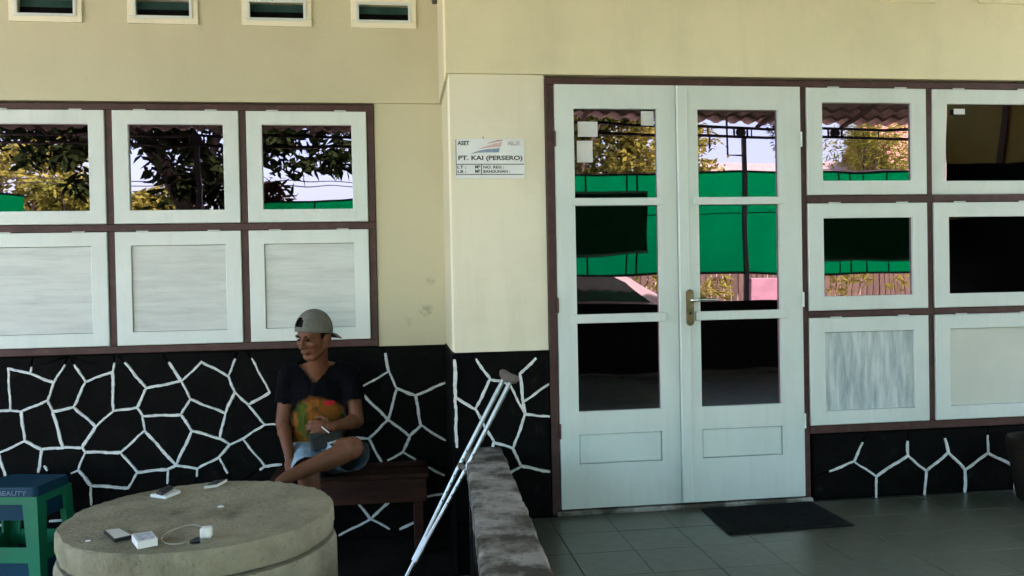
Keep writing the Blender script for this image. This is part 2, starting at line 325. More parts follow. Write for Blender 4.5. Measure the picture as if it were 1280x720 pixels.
# upper left wall: pieces round the vent openings
vent_x = [(-2.136,-1.830),(-1.492,-1.188),(-.850,-.536),(-.216,.083)]
vz0, vz1 = 3.134, 3.229
uw = MB(); YU = YL-.018
uw.box(-6.5, PX+.02, YU, YU+.17, ZS, vz0); uw.box(-6.5, PX+.02, YU, YU+.17, vz1, ZT+.5)
xs = [-6.5]+[t for p in vent_x for t in p]+[PX+.02]
for k in range(0, len(xs), 2): uw.box(xs[k], xs[k+1], YU, YU+.17, vz0, vz1)
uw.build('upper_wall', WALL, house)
for (a, b) in vent_x:
    m = MB(); e = .045
    m.box(a-e, b+e, YU-.012, YU-.0005, vz0-e, vz0, .003); m.box(a-e, b+e, YU-.012, YU-.0005, vz1, vz1+e, .003)
    m.box(a-e, a, YU-.012, YU-.0005, vz0, vz1, .003); m.box(b, b+e, YU-.012, YU-.0005, vz0, vz1, .003)
    v = m.build('vent_surround', WALLR, house)
    m = MB(); e = .014; y0, y1 = YU-.018, YU+.03
    m.box(a-e, b+e, y0, YU-.0125, vz0-e, vz0+.002, .003); m.box(a-e, b+e, y0, YU-.0125, vz1-.002, vz1+e, .003)
    m.box(a-e, a+.003, y0, YU-.0125, vz0, vz1, .003); m.box(b-.003, b+e, y0, YU-.0125, vz0, vz1, .003)
    m.build('vent_lip', TRIM, v)
    B('vent_dark_board', a+.001, b-.001, YU+.028, YU+.045, vz0+.048, vz1-.001, TEAL, v)  # dark teal board near the mouth stands in for the unlit interior
    B('vent_shade_fill', a+.001, b-.001, YU+.022, YU+.06, vz0+.001, vz0+.047, BLACKB, v)  # black filler stands in for shade in the lower half of the opening
# --- right wall (plane 0)
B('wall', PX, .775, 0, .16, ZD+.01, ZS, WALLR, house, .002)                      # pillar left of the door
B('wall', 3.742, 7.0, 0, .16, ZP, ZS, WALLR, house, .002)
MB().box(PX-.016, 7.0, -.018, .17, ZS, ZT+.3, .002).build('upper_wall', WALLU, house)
for pa, pb, py in ((1098,1170.5,2.0),(1224,1302,4.0)):
    p, q = P(pa,py,-.03), P(pb,py,-.03); m = MB(); z = p[2]; xa_, xb_ = p[0], q[0]; z1_ = z+.185
    m.box(xa_, xb_, -.030, -.0185, z, z+.045, .003); m.box(xa_, xb_, -.030, -.0185, z1_-.045, z1_, .003); m.box(xa_, xa_+.045, -.030, -.0185, z+.0455, z1_-.0455, .003); m.box(xb_-.045, xb_, -.030, -.0185, z+.0455, z1_-.0455, .003)
    v = m.build('vent_surround', WALLU, house); B('vent_dark_board', xa_+.046, xb_-.046, -.022, -.0185, z+.046, z1_-.046, BLACKB, v)  # black board stands in for the dark vent opening
B('wall', PX, .42, .162, YL+.149, 0, ZS, WALL, house, .002)                      # return wall between the two planes
B('upper_wall', PX-.016, .42, .172, YL-.0185, ZS, ZT+.3, WALL, house, .002)
# closed rear of the house and its rooms
B('rear_wall', -6.5, 7.0, 5.0, 5.2, 0, ZT, INNER, house); B('side_wall', -6.7, -6.5, YL, 5.2, 0, ZT+.5, WALL, house)
B('side_wall', 7.0, 7.2, .0, 5.2, 0, ZT+.5, WALLR, house)
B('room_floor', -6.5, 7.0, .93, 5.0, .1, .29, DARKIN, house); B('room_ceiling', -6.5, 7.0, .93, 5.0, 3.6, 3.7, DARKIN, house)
B('partition_wall', .3, .42, .93, 5.0, .29, 3.6, INNER, house); B('partition_wall', 3.9, 4.0, 1.6, 3.0, .29, 3.6, INNER, house)
m = MB()                                                                         # the roof over the rooms
m.prism([(.85,4.78),(4.2,6.15),(6.3,4.55),(6.3,4.65),(4.2,6.27),(.85,4.90)], lambda u,v,t:(t,u,v), -7.2, 7.6)
m.build('roof', ROOFT, house)
# --- brown frames
def bar(mb, x0, x1, z0, z1, y0, y1): mb.box(x0, x1, y0, y1, z0, z1, .003)
LZ = [2.628, 2.591, 1.924, 1.883, 1.214, 1.172]
m = MB(); y0, y1 = YL-.012, YL+.10
bar(m, -2.44, -.14, LZ[1], LZ[0], y0, y1); bar(m, -2.44, -.14, LZ[5], LZ[4], y0, y1)
bar(m, -2.44, -.14, LZ[3], LZ[2], y0+.001, y1)
for a, b in ((-2.44,-2.40),(-1.681,-1.644),(-.928,-.89),(-.182,-.14)): bar(m, a, b, LZ[4], LZ[3], y0+.002, y1); bar(m, a, b, LZ[2], LZ[1], y0+.002, y1)
m.build('window_frame', BROWN, house)
RZ = [2.625, 2.589, 1.992, 1.951, 1.352, 1.318, .716, .672]
m = MB(); y0, y1 = -.012, .10
bar(m, .777, 3.74, RZ[1], RZ[0], y0, y1)
bar(m, .777, .822, ZP+.002, RZ[1], y0+.001, y1); bar(m, 2.198, 2.233, ZP+.002, RZ[1], y0+.001, y1)
bar(m, 2.948, 2.984, RZ[6], RZ[1], y0+.001, y1); bar(m, 3.70, 3.74, RZ[7], RZ[1], y0+.001, y1)
for a, b in ((RZ[3],RZ[2]),(RZ[5],RZ[4]),(RZ[7],RZ[6])):
    bar(m, 2.233, 2.948, a, b, y0+.002, y1); bar(m, 2.984, 3.70, a, b, y0+.002, y1)
bar(m, 2.948, 2.984, RZ[7], RZ[6], y0+.002, y1)
m.build('door_frame', BROWN, house)
B('wall', 2.233, 3.742, .03, .16, ZP, RZ[7]-.002, BLACKB, house, .002)
m = MB().box(.80, 2.24, -.03, .12, ZP-.005, ZP+.022, .006); m.build('threshold', CEM, house)
# --- sashes
hinge_me = None
def ring(mb, x0, x1, z0, z1, gx0, gx1, gz0, gz1, y0, y1, b=.004):      # one mitred frame without seams, chamfered outside and inside
    L = lambda d, e, y: [(x0+d,y,z0+d),(x1-d,y,z0+d),(x1-d,y,z1-d),(x0+d,y,z1-d)] if e == 0 else [(gx0-d,y,gz0-d),(gx1+d,y,gz0-d),(gx1+d,y,gz1+d),(gx0-d,y,gz1+d)]
    loops = [L(0,0,y1), L(0,0,y0+b), L(b,0,y0), L(b*.6,1,y0), L(0,1,y0+b*.6), L(0,1,y1)]
    vs = [p for q in loops for p in q]; n = len(loops)
    mb.add(vs, [(k*4+i,k*4+(i+1)%4,((k+1)%n)*4+(i+1)%4,((k+1)%n)*4+i) for k in range(n) for i in range(4)])
def sash(x0, x1, z0, z1, Y, kind, st=.092, tilt=0.0, hinges=True):
    g = .003; yf, yb = Y-.022, Y+.022
    m = MB(); gx0, gx1, gz0, gz1 = x0+st, x1-st, z0+st*.88, z1-st*.92
    ring(m, x0+g, x1-g, z0+g, z1-g, gx0, gx1, gz0, gz1, yf, yb)
    s_ = m.build('window_sash', TRIM, house); ch = []
    if kind == 'glass': ch.append(MB().box(gx0-.01, gx1+.01, Y-.003, Y+.003, gz0-.01, gz1+.01).build('glass_pane', GLASS, s_))
    else: ch.append(MB().box(gx0+.0022, gx1-.0022, Y-.010, Y+.008, gz0+.0022, gz1-.0022).build('wood_panel', kind, s_))
    m = MB(); e = .0                       # thin shadow-gap bead round the field
    if hinges:
        for hx in (x0+(x1-x0)*.22, x0+(x1-x0)*.78):
            m = MB().cyl((hx-.034, yf-.001, z1-.001), (hx+.034, yf-.001, z1-.001), .0042, n=8); ch.append(m.build('hinge', TRIM, s_))
    if tilt:
        T = Matrix.Translation((0, Y, z1)) @ Matrix.Rotation(tilt, 4, 'X') @ Matrix.Translation((0, -Y, -z1))
        O = Matrix.Translation(org(house))
        s_.data.transform(O.inverted() @ T @ O)
        for c in ch: c.data.transform(O.inverted() @ T @ O)
    return s_
for a, b in ((-2.40,-1.681),(-1.644,-.928),(-.89,-.182)):
    sash(a, b, LZ[2], LZ[1], YL, 'glass'); sash(a, b, LZ[4], LZ[3], YL, PANL)
sash(2.233, 2.948, RZ[2], RZ[1], 0, 'glass'); sash(2.233, 2.948, RZ[4], RZ[3], 0, 'glass'); sash(2.233, 2.948, RZ[6], RZ[5], 0, PANV)
sash(2.984, 3.70, RZ[2], RZ[1], 0, 'glass', tilt=math.radians(3.6)); sash(2.984, 3.70, RZ[4], RZ[3], 0, 'glass'); sash(2.984, 3.70, RZ[6], RZ[5], 0, PANC)
# --- door leaves
def px_x(x, y): return P(x, y, -.02)[0]
def px_z(x, y): return P(x, y, -.02)[2]
def leaf(x0, x1, gx0, gx1, handle):
    yf, yb = -.024, .02; zb, zt = .333, 2.588
    g = [px_z(770,513), px_z(770,403), px_z(770,392), px_z(770,257), px_z(770,247.5), px_z(770,136)]
    pz0, pz1 = px_z(775,578), px_z(775,541)
    m = MB()
    m.box(x0, gx0, yf, yb, zb, zt); m.box(gx1, x1, yf, yb, zb, zt)
    m.box(gx0, gx1, yf, yb, g[5], zt); m.box(gx0, gx1, yf, yb, zb, pz0); m.box(gx0, gx1, yf, yb, pz1, g[0])
    l_ = m.build('door_leaf', TRIM, house)
    MB().box(gx0+.003, gx1-.003, yf+.004, yb-.004, pz0+.003, pz1-.003, .004).build('wood_panel', TRIM, l_)
    for a, c in ((g[0],g[1]),(g[2],g[3]),(g[4],g[5])):
        MB().box(gx0-.008, gx1+.008, -.003, .003, a-.012, c+.012).build('glass_pane', GLASS, l_)
    for a, c in ((g[1],g[2]),(g[3],g[4])):
        MB().box(gx0-.030, gx1+.028, yf-.013, yf-.0006, a, c, .003).build('glazing_rail', TRIM, l_)
        MB().box(gx0+.001, gx1-.001, yf-.0004, yb, a+.002, c-.002, .001).build('glazing_bar', TRIM, l_)
    return l_
gl0 = (px_x(717,137)+px_x(723,510))/2; gl1 = (px_x(820,137)+px_x(827.5,510))/2
gr0 = (px_x(872,137)+px_x(876.5,510))/2; gr1 = (px_x(972.5,137)+px_x(977,510))/2
leafL = leaf(.825, 1.484, gl0, gl1, False); leafR = leaf(1.488, 2.195, gr0, gr1, True)
B('cover_strip', 1.490, 1.545, -.038, -.0245, .338, 2.584, TRIM, leafR, .004)
# lock plate and lever
c = P(862, 384.5, -.036); m = MB(); hw, hh = .021, .098
pl = [(c[0]+hw*math.cos(t), c[2]+(hh-hw if math.sin(t) >= 0 else -(hh-hw))+hw*math.sin(t)) for t in np.linspace(0, 2*math.pi, 28, endpoint=False)]
m.prism(pl, lambda u,v,t:(u,t,v), -.0245-.022, -.0245-.014)
B('lock_base', c[0]-.02, c[0]+.02, -.040, -.0245, c[2]-.09, c[2]+.09, BRASS, leafR)
hp = m.build('lock_plate', BRASS, leafR)
z = P(862,375,-.05)[2]; x0 = c[0]
MB().tube([(x0,-.046,z),(x0,-.085,z),(x0+.012,-.095,z),(x0+.06,-.096,z+.002),(x0+.135,-.092,z+.001)], [.009,.009,.009,.0085,.007], 10).build('door_handle', CHROME, leafR)
MB().cyl((x0,-.049,c[2]-.03),(x0,-.0465,c[2]-.03),.008,n=14).build('keyhole', PLAST, leafR)
for hz in (.75, 1.42, 2.3):
    MB().cyl((.823,-.028,hz-.04),(.823,-.028,hz+.04),.006,n=8).build('hinge', BROWN, leafL); MB().cyl((2.197,-.028,hz-.04),(2.197,-.028,hz+.04),.006,n=8).build('hinge', TRIM, leafR)
# papers stuck on the panes
for n_, (a, b, c_, d) in (('left door pane, the wide upper one', (722,152,747,171)), ('left door pane, the tall one', (721,176,741,203)), ('left door pane, the small darker one at its corner', (801,139,817,157)), ('tilted window pane, a tiny printed sticker', (1192,136,1206,143))):
    if a > 1100: y = -.0125
    else: y = -.0045
    p, q = P(a,b,y), P(c_,d,y)
    o = B('paper_note', p[0], q[0], y-.001, y-.0001, q[2], p[2], PAPER, None, 0)
    setp(o, 'pale paper note stuck to the '+n_, 'paper note', 'notes stuck on the glass')
# ================================================================== DADO with stones
def dado(verts, edges, Y, rect, base_thick, name='stone_dado', wmul=1.0):
    """verts in photo pixels on plane Y; rect = x0,x1,z0,z1 of the dado on that plane"""
    x0, x1, z0, z1 = rect
    pts = {k: np.array([P(*v, Y)[0], P(*v, Y)[2]]) for k, v in verts.items()}
    inside = lambda p: np.array([min(max(p[0], x0), x1), min(max(p[1], z0), z1)])
    pts = {k: inside(v) for k, v in pts.items()}
    painted = [(pts[a].copy(), pts[b].copy()) for a, b in edges]
    segs = [(pts[a], pts[b]) for a, b in edges]
    cor = [np.array(t) for t in ((x0,z0),(x1,z0),(x1,z1),(x0,z1))]
    bnd = [(cor[i], cor[(i+1)%4]) for i in range(4)]
    def isect(p, d, a, b):
        e = b-a; den = d[0]*e[1]-d[1]*e[0]
        if abs(den) < 1e-12: return None
        q = a-p; t = (q[0]*e[1]-q[1]*e[0])/den; u = (q[0]*d[1]-q[1]*d[0])/den
        return (t, u)
    deg = {}
    for a, b in edges: deg[a] = deg.get(a,0)+1; deg[b] = deg.get(b,0)+1
    for a, b in edges:
        for k, o_ in ((a,b),(b,a)):
            if deg[k] == 1:
                d = pts[k]-pts[o_]; L = np.linalg.norm(d)
                if L < 1e-6: continue
                d = d/L; best = None
                for s0, s1 in segs+bnd:
                    r = isect(pts[k], d, s0, s1)
                    if r and r[0] > 1e-5 and -1e-6 <= r[1] <= 1+1e-6 and (best is None or r[0] < best): best = r[0]
                if best is not None and best > 1e-4: segs.append((pts[k], pts[k]+d*(best+1e-4)))
    allseg = segs+bnd
    # planarise
    nodes = []
    def nid(p):
        for i, q in enumerate(nodes):
            if abs(q[0]-p[0])+abs(q[1]-p[1]) < 2.5e-3: return i
        nodes.append(p); return len(nodes)-1
    E2 = set()
    for i, (a, b) in enumerate(allseg):
        L = np.linalg.norm(b-a)
        if L < 1e-6: continue
        ts = [0, 1]
        for j, (c_, d_) in enumerate(allseg):
            if i == j: continue
            r = isect(a, b-a, c_, d_)
            if r and -1e-3 < r[0] < 1+1e-3 and -1e-3 <= r[1] <= 1+1e-3: ts.append(min(max(r[0],0),1))
        ts = sorted(ts); ids = [nid(inside(a+(b-a)*t)) for t in ts]
        for k in range(len(ids)-1):
            if ids[k] != ids[k+1]: E2.add((min(ids[k],ids[k+1]), max(ids[k],ids[k+1])))
    adj = {}
    for a, b in E2: adj.setdefault(a,[]).append(b); adj.setdefault(b,[]).append(a)
    ch = True
    while ch:                                          # drop spurs
        ch = False
        for k in list(adj):
            if len(adj[k]) == 1:
                o_ = adj[k][0]; adj[o_].remove(k); del adj[k]; ch = True
            elif len(adj[k]) == 0: del adj[k]
    for k in adj: adj[k].sort(key=lambda o_: math.atan2(nodes[o_][1]-nodes[k][1], nodes[o_][0]-nodes[k][0]))
    seen = set(); faces = []
    for a in adj:
        for b in adj[a]:
            if (a,b) in seen: continue
            f = []; u, v = a, b
            while (u,v) not in seen:
                seen.add((u,v)); f.append(u); L = adj[v]; k = L.index(u); u, v = v, L[(k-1)%len(L)]
            pp = np.array([nodes[i] for i in f]); ar = .5*np.sum(pp[:,0]*np.roll(pp[:,1],-1)-pp[:,1]*np.roll(pp[:,0],-1))
            if ar > 2e-4 and len(set(f)) == len(f): faces.append(pp)
    root = MB().box(x0, x1, Y-base_thick, Y+.02, z0, z1, .001).build(name, BLACKB, house)
    yb = Y-base_thick
    def inset(pp, d):
        n = len(pp); out = []
        for i in range(n):
            a, b, c_ = pp[i-1], pp[i], pp[(i+1)%n]
            e1 = (b-a)/(np.linalg.norm(b-a)+1e-9); e2 = (c_-b)/(np.linalg.norm(c_-b)+1e-9)
            n1 = np.array([-e1[1], e1[0]]); n2 = np.array([-e2[1], e2[0]]); mm = n1+n2; q = max(.35, 1+n1.dot(n2))
            out.append(b+mm*d/q)
        return np.array(out)
    for pp in faces:
        h = random.uniform(.007, .013); r0 = inset(pp, .004); r1 = inset(pp, .011); n = len(pp); m = MB()
        vv = [(p[0], yb, p[1]) for p in r0]+[(p[0], yb-h*.6, p[1]) for p in r0]+[(p[0], yb-h, p[1]) for p in r1]
        fs = [list(range(2*n, 3*n))]
        for k in range(2):
            for i in range(n): fs.append((k*n+i, k*n+(i+1)%n, (k+1)*n+(i+1)%n, (k+1)*n+i))
        m.add(vv, fs); m.build('stone', BLACK, root)
    for a, b in painted:                               # painted raised joints, one by one
        m = MB()
        L = np.linalg.norm(b-a)
        if L < .004: continue
        d = (b-a)/L; nn = np.array([-d[1], d[0]]); k = max(2, int(L/.016)); w0 = random.uniform(.0058, .0088)*wmul; ph = random.uniform(0, 6)
        vv = []
        for i in range(k+1):
            t = i/k; c_ = a+d*(L*t+(.004 if i == k else -.004 if i == 0 else 0))+nn*(.0018*math.sin(t*L*40+ph)+random.uniform(-.001,.001)); ww = w0*random.uniform(.78,1.18)*(.75 if i in (0,k) else 1)
            hh = .016+random.uniform(-.001,.001)
            for s_, y_ in ((-1,0.006),(-.75,hh-.001),(.75,hh-.001),(1,.006)): q = c_+nn*ww*s_; vv.append((q[0], yb-y_, q[1]))
        fs = [(i*4+j, i*4+j+1, (i+1)*4+j+1, (i+1)*4+j) for i in range(k) for j in range(3)]+[(0,1,2,3),(k*4+3,k*4+2,k*4+1,k*4)]
        m.add(vv, fs, 0, False); m.build('mortar_joint', WHITEL, root)
    return root
A = dict(a1=(12,460),a2=(40,467),a2b=(41,459),a3=(69,478),a4=(82,456),a5=(61,500),a6=(15,513),a7=(28,514),a8=(-12,513),a9=(67.5,514),a10=(93.5,508.5),a11=(108,477),a12=(95,456),a13=(142.3,464),a14=(143.5,454),a15=(142.5,513.5),
 b1=(121,532.5),b2=(104,559),b3=(172.5,509),b4=(184,485),b5=(157.5,453.5),b6=(228,476),b7=(212,453),b8=(253,452),b9=(286,469.6),b10=(294.8,449),b11=(294,489),b12=(238.6,498.6),b13=(282.3,516),b14=(226.8,518),b15=(179.5,519.3),b16=(182,537.5),b17=(241,537.8),b18=(275.3,547.6),
 c1=(311,506),c2=(331.5,530),c3=(337.6,490),c4=(315.5,448),c5=(350,530),c6=(288,555),c7=(304,548),c8=(331.5,582),c9=(352,580),c9b=(326,586),c10=(274,571),c11=(247.6,585),c12=(285,590),c13=(247,594),c14=(220.7,581),c15=(211,586),c16=(210,603),c17=(173,589.6),c18=(152,565),c19=(161,609.5),
 d0=(-14,571),d1=(32.5,551),d2=(54,561),d3=(80,559),d4=(107.5,564.5),d5=(99,587),d6=(91,591),d7=(115,606),d8=(115,630),d9=(49.5,589),d0b=(0,566),d10=(9,596),
 s1=(64,650),s2=(98,650),s3=(-12,659),s4=(8,654),s5=(9,673),s0=(57,582),s00=(60,587))
EA = 'a1-a6 a1-a2 a2-a2b a2-a3 a3-a4 a3-a5 a5-a7 a6-a7 a6-a8 a5-a9 a9-a10 a10-a11 a11-a12 a11-a13 a13-a14 a13-a15 a10-b1 a15-b1 b1-b2 a15-b3 b3-b4 b4-b5 b4-b6 b6-b7 b6-b8 b8-b9 b9-b10 b9-b11 b6-b12 b12-b13 b12-b14 b14-b15 b3-b15 b15-b16 b14-b17 b11-b13 b13-b18 b17-b18 b18-c6 b11-c1 c1-c2 c1-c3 c3-c4 c2-c5 c6-c7 c7-c2 c7-c8 c8-c9 c8-c9b c6-c10 c10-c11 c10-c12 c11-c13 c11-c14 c14-b17 c14-b16 c14-c15 c15-c16 c15-c17 c17-c18 c18-b16 c17-c19 a7-d1 d1-d0b d0b-d0 d0b-d10 d1-d2 d2-d3 d3-a9 d3-b2 b2-d4 d4-c18 d4-d5 d5-d6 d5-d7 d7-c19 d7-d8 d2-d9 s1-s2 s3-s4 s4-s5 s0-s00'.split()
A.update(e1=(481.5,442),e2=(486,464),e3=(453,483),e4=(496,485),e5=(519.5,494),e6=(556,478),e7=(526,531),e8=(556,550),e9=(485.5,524),e10=(454,493),e11=(512,544.6),e12=(504,564.5),e13=(485,574.6),e14=(519,573.5),e15=(461,548),e16=(440,546),e17=(477,577),
 g1=(444,624),g2=(464,648),g3=(492,620),g4=(424,668),g5=(487,660),g6=(500,660),g7=(520,652),k1=(536,584),k2=(555,593),k3=(530,620),k4=(553,617))
EA += 'e1-e2 e2-e4 e4-e5 e5-e6 e2-e3 e5-e7 e7-e8 e4-e9 e9-e10 e9-e11 e11-e7 e11-e12 e12-e13 e12-e14 e9-e15 e15-e16 e15-e17 g1-g2 g2-g3 g2-g4 g2-g5 g6-g7 k1-k2 k3-k4'.split()
dado(A, [tuple(e.split('-')) for e in EA], YL, (-2.75, PX-.004, .0, ZD-.004), .006, wmul=1.18)
B('stone_dado', -6.5, -2.752, YL-.006, YL+.02, 0, ZD-.004, BLACKB, house)
Hh = dict(h0=(566.5,450),h1=(568,497),h2=(570,558),h3=(594,511),h4=(612.6,474),h5=(595,449),h6=(629,476),h7=(637,481),h8=(653.5,502),h9=(656,517.5),h10=(649.5,467),h11=(669,448),h13=(685,480),h14=(685.6,520),h15=(641,560),h16=(617,552),h17=(650.5,582),h18=(686,588.6),h19=(631,593.5),h20=(615,559))
EH = 'h0-h1 h1-h2 h1-h3 h3-h4 h4-h5 h4-h6 h6-h7 h7-h9 h10-h11 h10-h8 h8-h13 h8-h9 h9-h14 h9-h15 h15-h16 h16-h3 h16-h20 h15-h17 h17-h18 h17-h19'.split()
dado(Hh, [tuple(e.split('-')) for e in EH], 0.0, (PX+.001, .772, .295, ZD+.006), .006, wmul=1.15)
B('wall', PX+.003, .772, .021, .16, .0, ZD+.004, BLACKB, house)
B('side_dado', PX-.012, PX-.0005, .001, YL-.03, 0, ZD+.004, BLACK, house, .003)
kk = [(1035.7,588),(1065.6,576),(1076,553),(1093,594.5),(1093.4,622),(1132.4,569),(1132.8,551.4),(1155.8,588),(1153.8,618),(1183.3,565),(1179.4,548),(1204.5,586),(1204,617),(1232.5,565.4),(1232.3,544),(1268.6,583.6),(1265.4,613)]
KD = {'k%d'%(i+1): v for i, v in enumerate(kk)}
EK = 'k1-k2 k2-k3 k2-k4 k4-k5 k4-k6 k6-k7 k6-k8 k8-k9 k8-k10 k10-k11 k10-k12 k12-k13 k12-k14 k14-k15 k14-k16 k16-k17'.split()
dado(KD, [tuple(e.split('-')) for e in EK], 0.025, (2.255, 3.74, ZP-.005, RZ[7]-.004), .006)
B('stone_dado', 3.743, 7.0, -.012, -.0005, ZP, ZD, BLACK, house)
m = MB().cyl((.252,YU-.005,3.244),(.252,YU-.005,3.31),.026,.03,n=14); m.box(.225,.279,YU-.05,YU-.0005,3.262,3.33,.006)
m.build('wall_fitting', mat('dark_brown_fitting', (.05,.035,.02), rough=.5), house)
overlay(WALL, (.22,.20,.13), tuple(P(533,388,YL)-org(house)), .085, .6, 34)
overlay(WALL, (.28,.25,.16), tuple(P(538,352,YL)-org(house)), .06, .5, 40)
overlay(WALL, (.30,.27,.18), tuple(P(512,402,YL)-org(house)), .05, .5, 40)
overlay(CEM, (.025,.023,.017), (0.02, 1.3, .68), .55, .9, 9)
# ================================================================== LOW DIVIDING WALL
lw = thing('low_wall', (.38,-1.3,0), 'low rough cement topped wall between the dark yard and the tiled porch', 'low wall')
from mathutils import noise as mn
m = MB(); NY, NX = 230, 18; vs = []; L0, L1 = -2.7, -.012
fb = lambda x, y, z: mn.fractal(Vector((x,y,z)), .8, 2.2, 5)
for j in range(NY+1):
    t = j/NY; y = L1+(L0-L1)*t
    xa_, xb_ = .320+.050*y+.005*fb(y*9,1.3,0)-.004*abs(fb(y*40,7,0)), .512+.036*y+.006*fb(y*8,5.3,2)-.007*abs(fb(y*34,3,1))
    for i in range(NX+1):
        u = i/NX; x = xa_+(xb_-xa_)*u; zz = .684+.0014*fb(x*9,y*9,0)+.0026*fb(x*46,y*46,3)
        zz -= .010*max(0,(abs(u-.5)-.42)/.08)**2; vs.append((x,y,zz))
top = [(j*(NX+1)+i, j*(NX+1)+i+1, (j+1)*(NX+1)+i+1, (j+1)*(NX+1)+i) for j in range(NY) for i in range(NX)]
k0 = len(vs); edge = [j*(NX+1) for j in range(NY+1)]+[NY*(NX+1)+i for i in range(1,NX+1)]+[j*(NX+1)+NX for j in range(NY-1,-1,-1)]+[i for i in range(NX-1,0,-1)]
vs2 = [(vs[i][0], vs[i][1], .60+random.uniform(-.006,.006)) for i in edge]
side = [(edge[i], edge[(i+1)%len(edge)], k0+(i+1)%len(edge), k0+i) for i in range(len(edge))]
m.add(vs+vs2, top+side+[[k0+i for i in range(len(edge))]], 0, True); m.build('coping', CEM, lw)
STREAK = mat('black_paint_streaked', (.55,.55,.52), (.004,.004,.004), rough=.8, scale=6, stretch=(1,9,.7), contrast=(.60,.66), bump=.3, spec=.05)
m = MB(); m.prism([(.333,L1),(.492,L1),(.395,L0+.01),(.199,L0+.01)], lambda u,v,t:(u,v,t), -.02, .604); m.build('painted_body', STREAK, lw)
# ================================================================== SIGN
sp0, sp1 = P(569.3,173.5,-.002), P(656,222.5,-.002)
sx0, sx1, sz0, sz1 = sp0[0], sp1[0], sp1[2]-.001, sp0[2]
sg = thing('asset_sign', ((sx0+sx1)/2, -.003, sz0), 'white metal property sign with winged emblem and black lettering on the cream wall', 'sign')
ENAM = mat('sign_enamel', (.80,.82,.80), (.74,.76,.75), rough=.35, scale=8)
INK = mat('sign_ink', (.02,.022,.024), (.05,.05,.05), rough=.5, scale=60)
INKF = mat('sign_ink_faded', (.22,.22,.22), (.62,.62,.60), rough=.5, scale=50, contrast=(.35,.7))
RED = mat('sign_red', (.42,.16,.14), (.60,.40,.36), rough=.5, scale=40); BLU = mat('sign_blue', (.16,.24,.38), (.32,.40,.50), rough=.5, scale=40); PINK = mat('sign_pink', (.62,.36,.33), (.68,.50,.47), rough=.5, scale=40)
MB().box(sx0, sx1, -.005, -.0008, sz0, sz1, .001).build('plate', ENAM, sg)
W_, H_ = sx1-sx0, sz1-sz0
fn = lambda x, z: (x, -.0058, z)
SX = lambda u: sx0+W_*u
SZ = lambda v: sz1-H_*v              # u, v in fractions of the plate, v from the top
text_mesh('ASET', fn, SX(.025), SZ(.165), W_*.175, H_*.11, INK, sg)
text_mesh('MILIK', fn, SX(.76), SZ(.165), W_*.19, H_*.11, INKF, sg)
text_mesh('PT. KAI (PERSERO)', fn, SX(.035), SZ(.575), W_*.935, H_*.15, INK, sg)
text_mesh('LT :', fn, SX(.02), SZ(.755), W_*.125, H_*.075, INK, sg); text_mesh('LB :', fn, SX(.02), SZ(.865), W_*.125, H_*.075, INK, sg)
text_mesh('M²', fn, SX(.275), SZ(.755), W_*.075, H_*.085, INK, sg); text_mesh('M²', fn, SX(.275), SZ(.865), W_*.075, H_*.085, INK, sg)
text_mesh('NO. REG :', fn, SX(.395), SZ(.755), W_*.30, H_*.075, INK, sg); text_mesh('BANGUNAN :', fn, SX(.395), SZ(.865), W_*.385, H_*.075, INK, sg)
def flat(poly, m_, nm): MB().add([fn(SX(u), SZ(v)) for u, v in poly], [list(range(len(poly)))]).build(nm, m_, sg, False)
flat([(0,.635),(.99,.635),(.99,.655),(0,.655)], INK, 'rule'); flat([(0,.895),(.985,.895),(.985,.915),(0,.915)], INK, 'rule'); flat([(.362,.655),(.374,.655),(.374,.895),(.362,.895)], INK, 'rule'); flat([(0,.02),(.008,.02),(.008,.93),(0,.93)], INK, 'rule')
flat([(.45,.125),(.52,.075),(.60,.035),(.68,.02),(.675,.06),(.60,.075),(.52,.11)], RED, 'emblem'); flat([(.325,.265),(.44,.19),(.56,.12),(.672,.085),(.655,.20),(.54,.215),(.43,.235)], PINK, 'emblem')
flat([(.205,.385),(.33,.30),(.45,.265),(.64,.235),(.625,.345),(.45,.345),(.32,.355)], BLU, 'emblem')
for u, v in ((.4,-.03),):
    MB().cyl((SX(u),-.001,SZ(v)),(SX(u),-.012,SZ(v)),.003,n=8).build('nail', STEEL, sg)
# ================================================================== DOOR MAT
a = [G(877,636,ZP+.008), G(1014,626.5,ZP+.008), G(1068,656,ZP+.008), G(912,667,ZP+.008)]
m = MB(); cx = sum(p[0] for p in a)/4; cy = sum(p[1] for p in a)/4
vv = [(p[0],p[1],ZP+.0015) for p in a]+[(p[0],p[1],ZP+.008) for p in a]+[(p[0]+(cx-p[0])*.03,p[1]+(cy-p[1])*.04,ZP+.0105) for p in a]
m.add(vv, [(8,9,10,11)]+[(k*4+i,k*4+(i+1)%4,(k+1)*4+(i+1)%4,(k+1)*4+i) for k in range(2) for i in range(4)]+[(3,2,1,0)])
for t in np.linspace(.06,.94,26):                 # ribs
    p, q = np.array(vv[8])*(1-t)+np.array(vv[9])*t, np.array(vv[11])*(1-t)+np.array(vv[10])*t
    m.cyl(p+[0,0,.0005], q+[0,0,.0005], .0035, n=5)
setp(m.build('door_mat', MATTE), 'black ribbed rubber mat lying on the porch tiles at the double door', 'door mat')
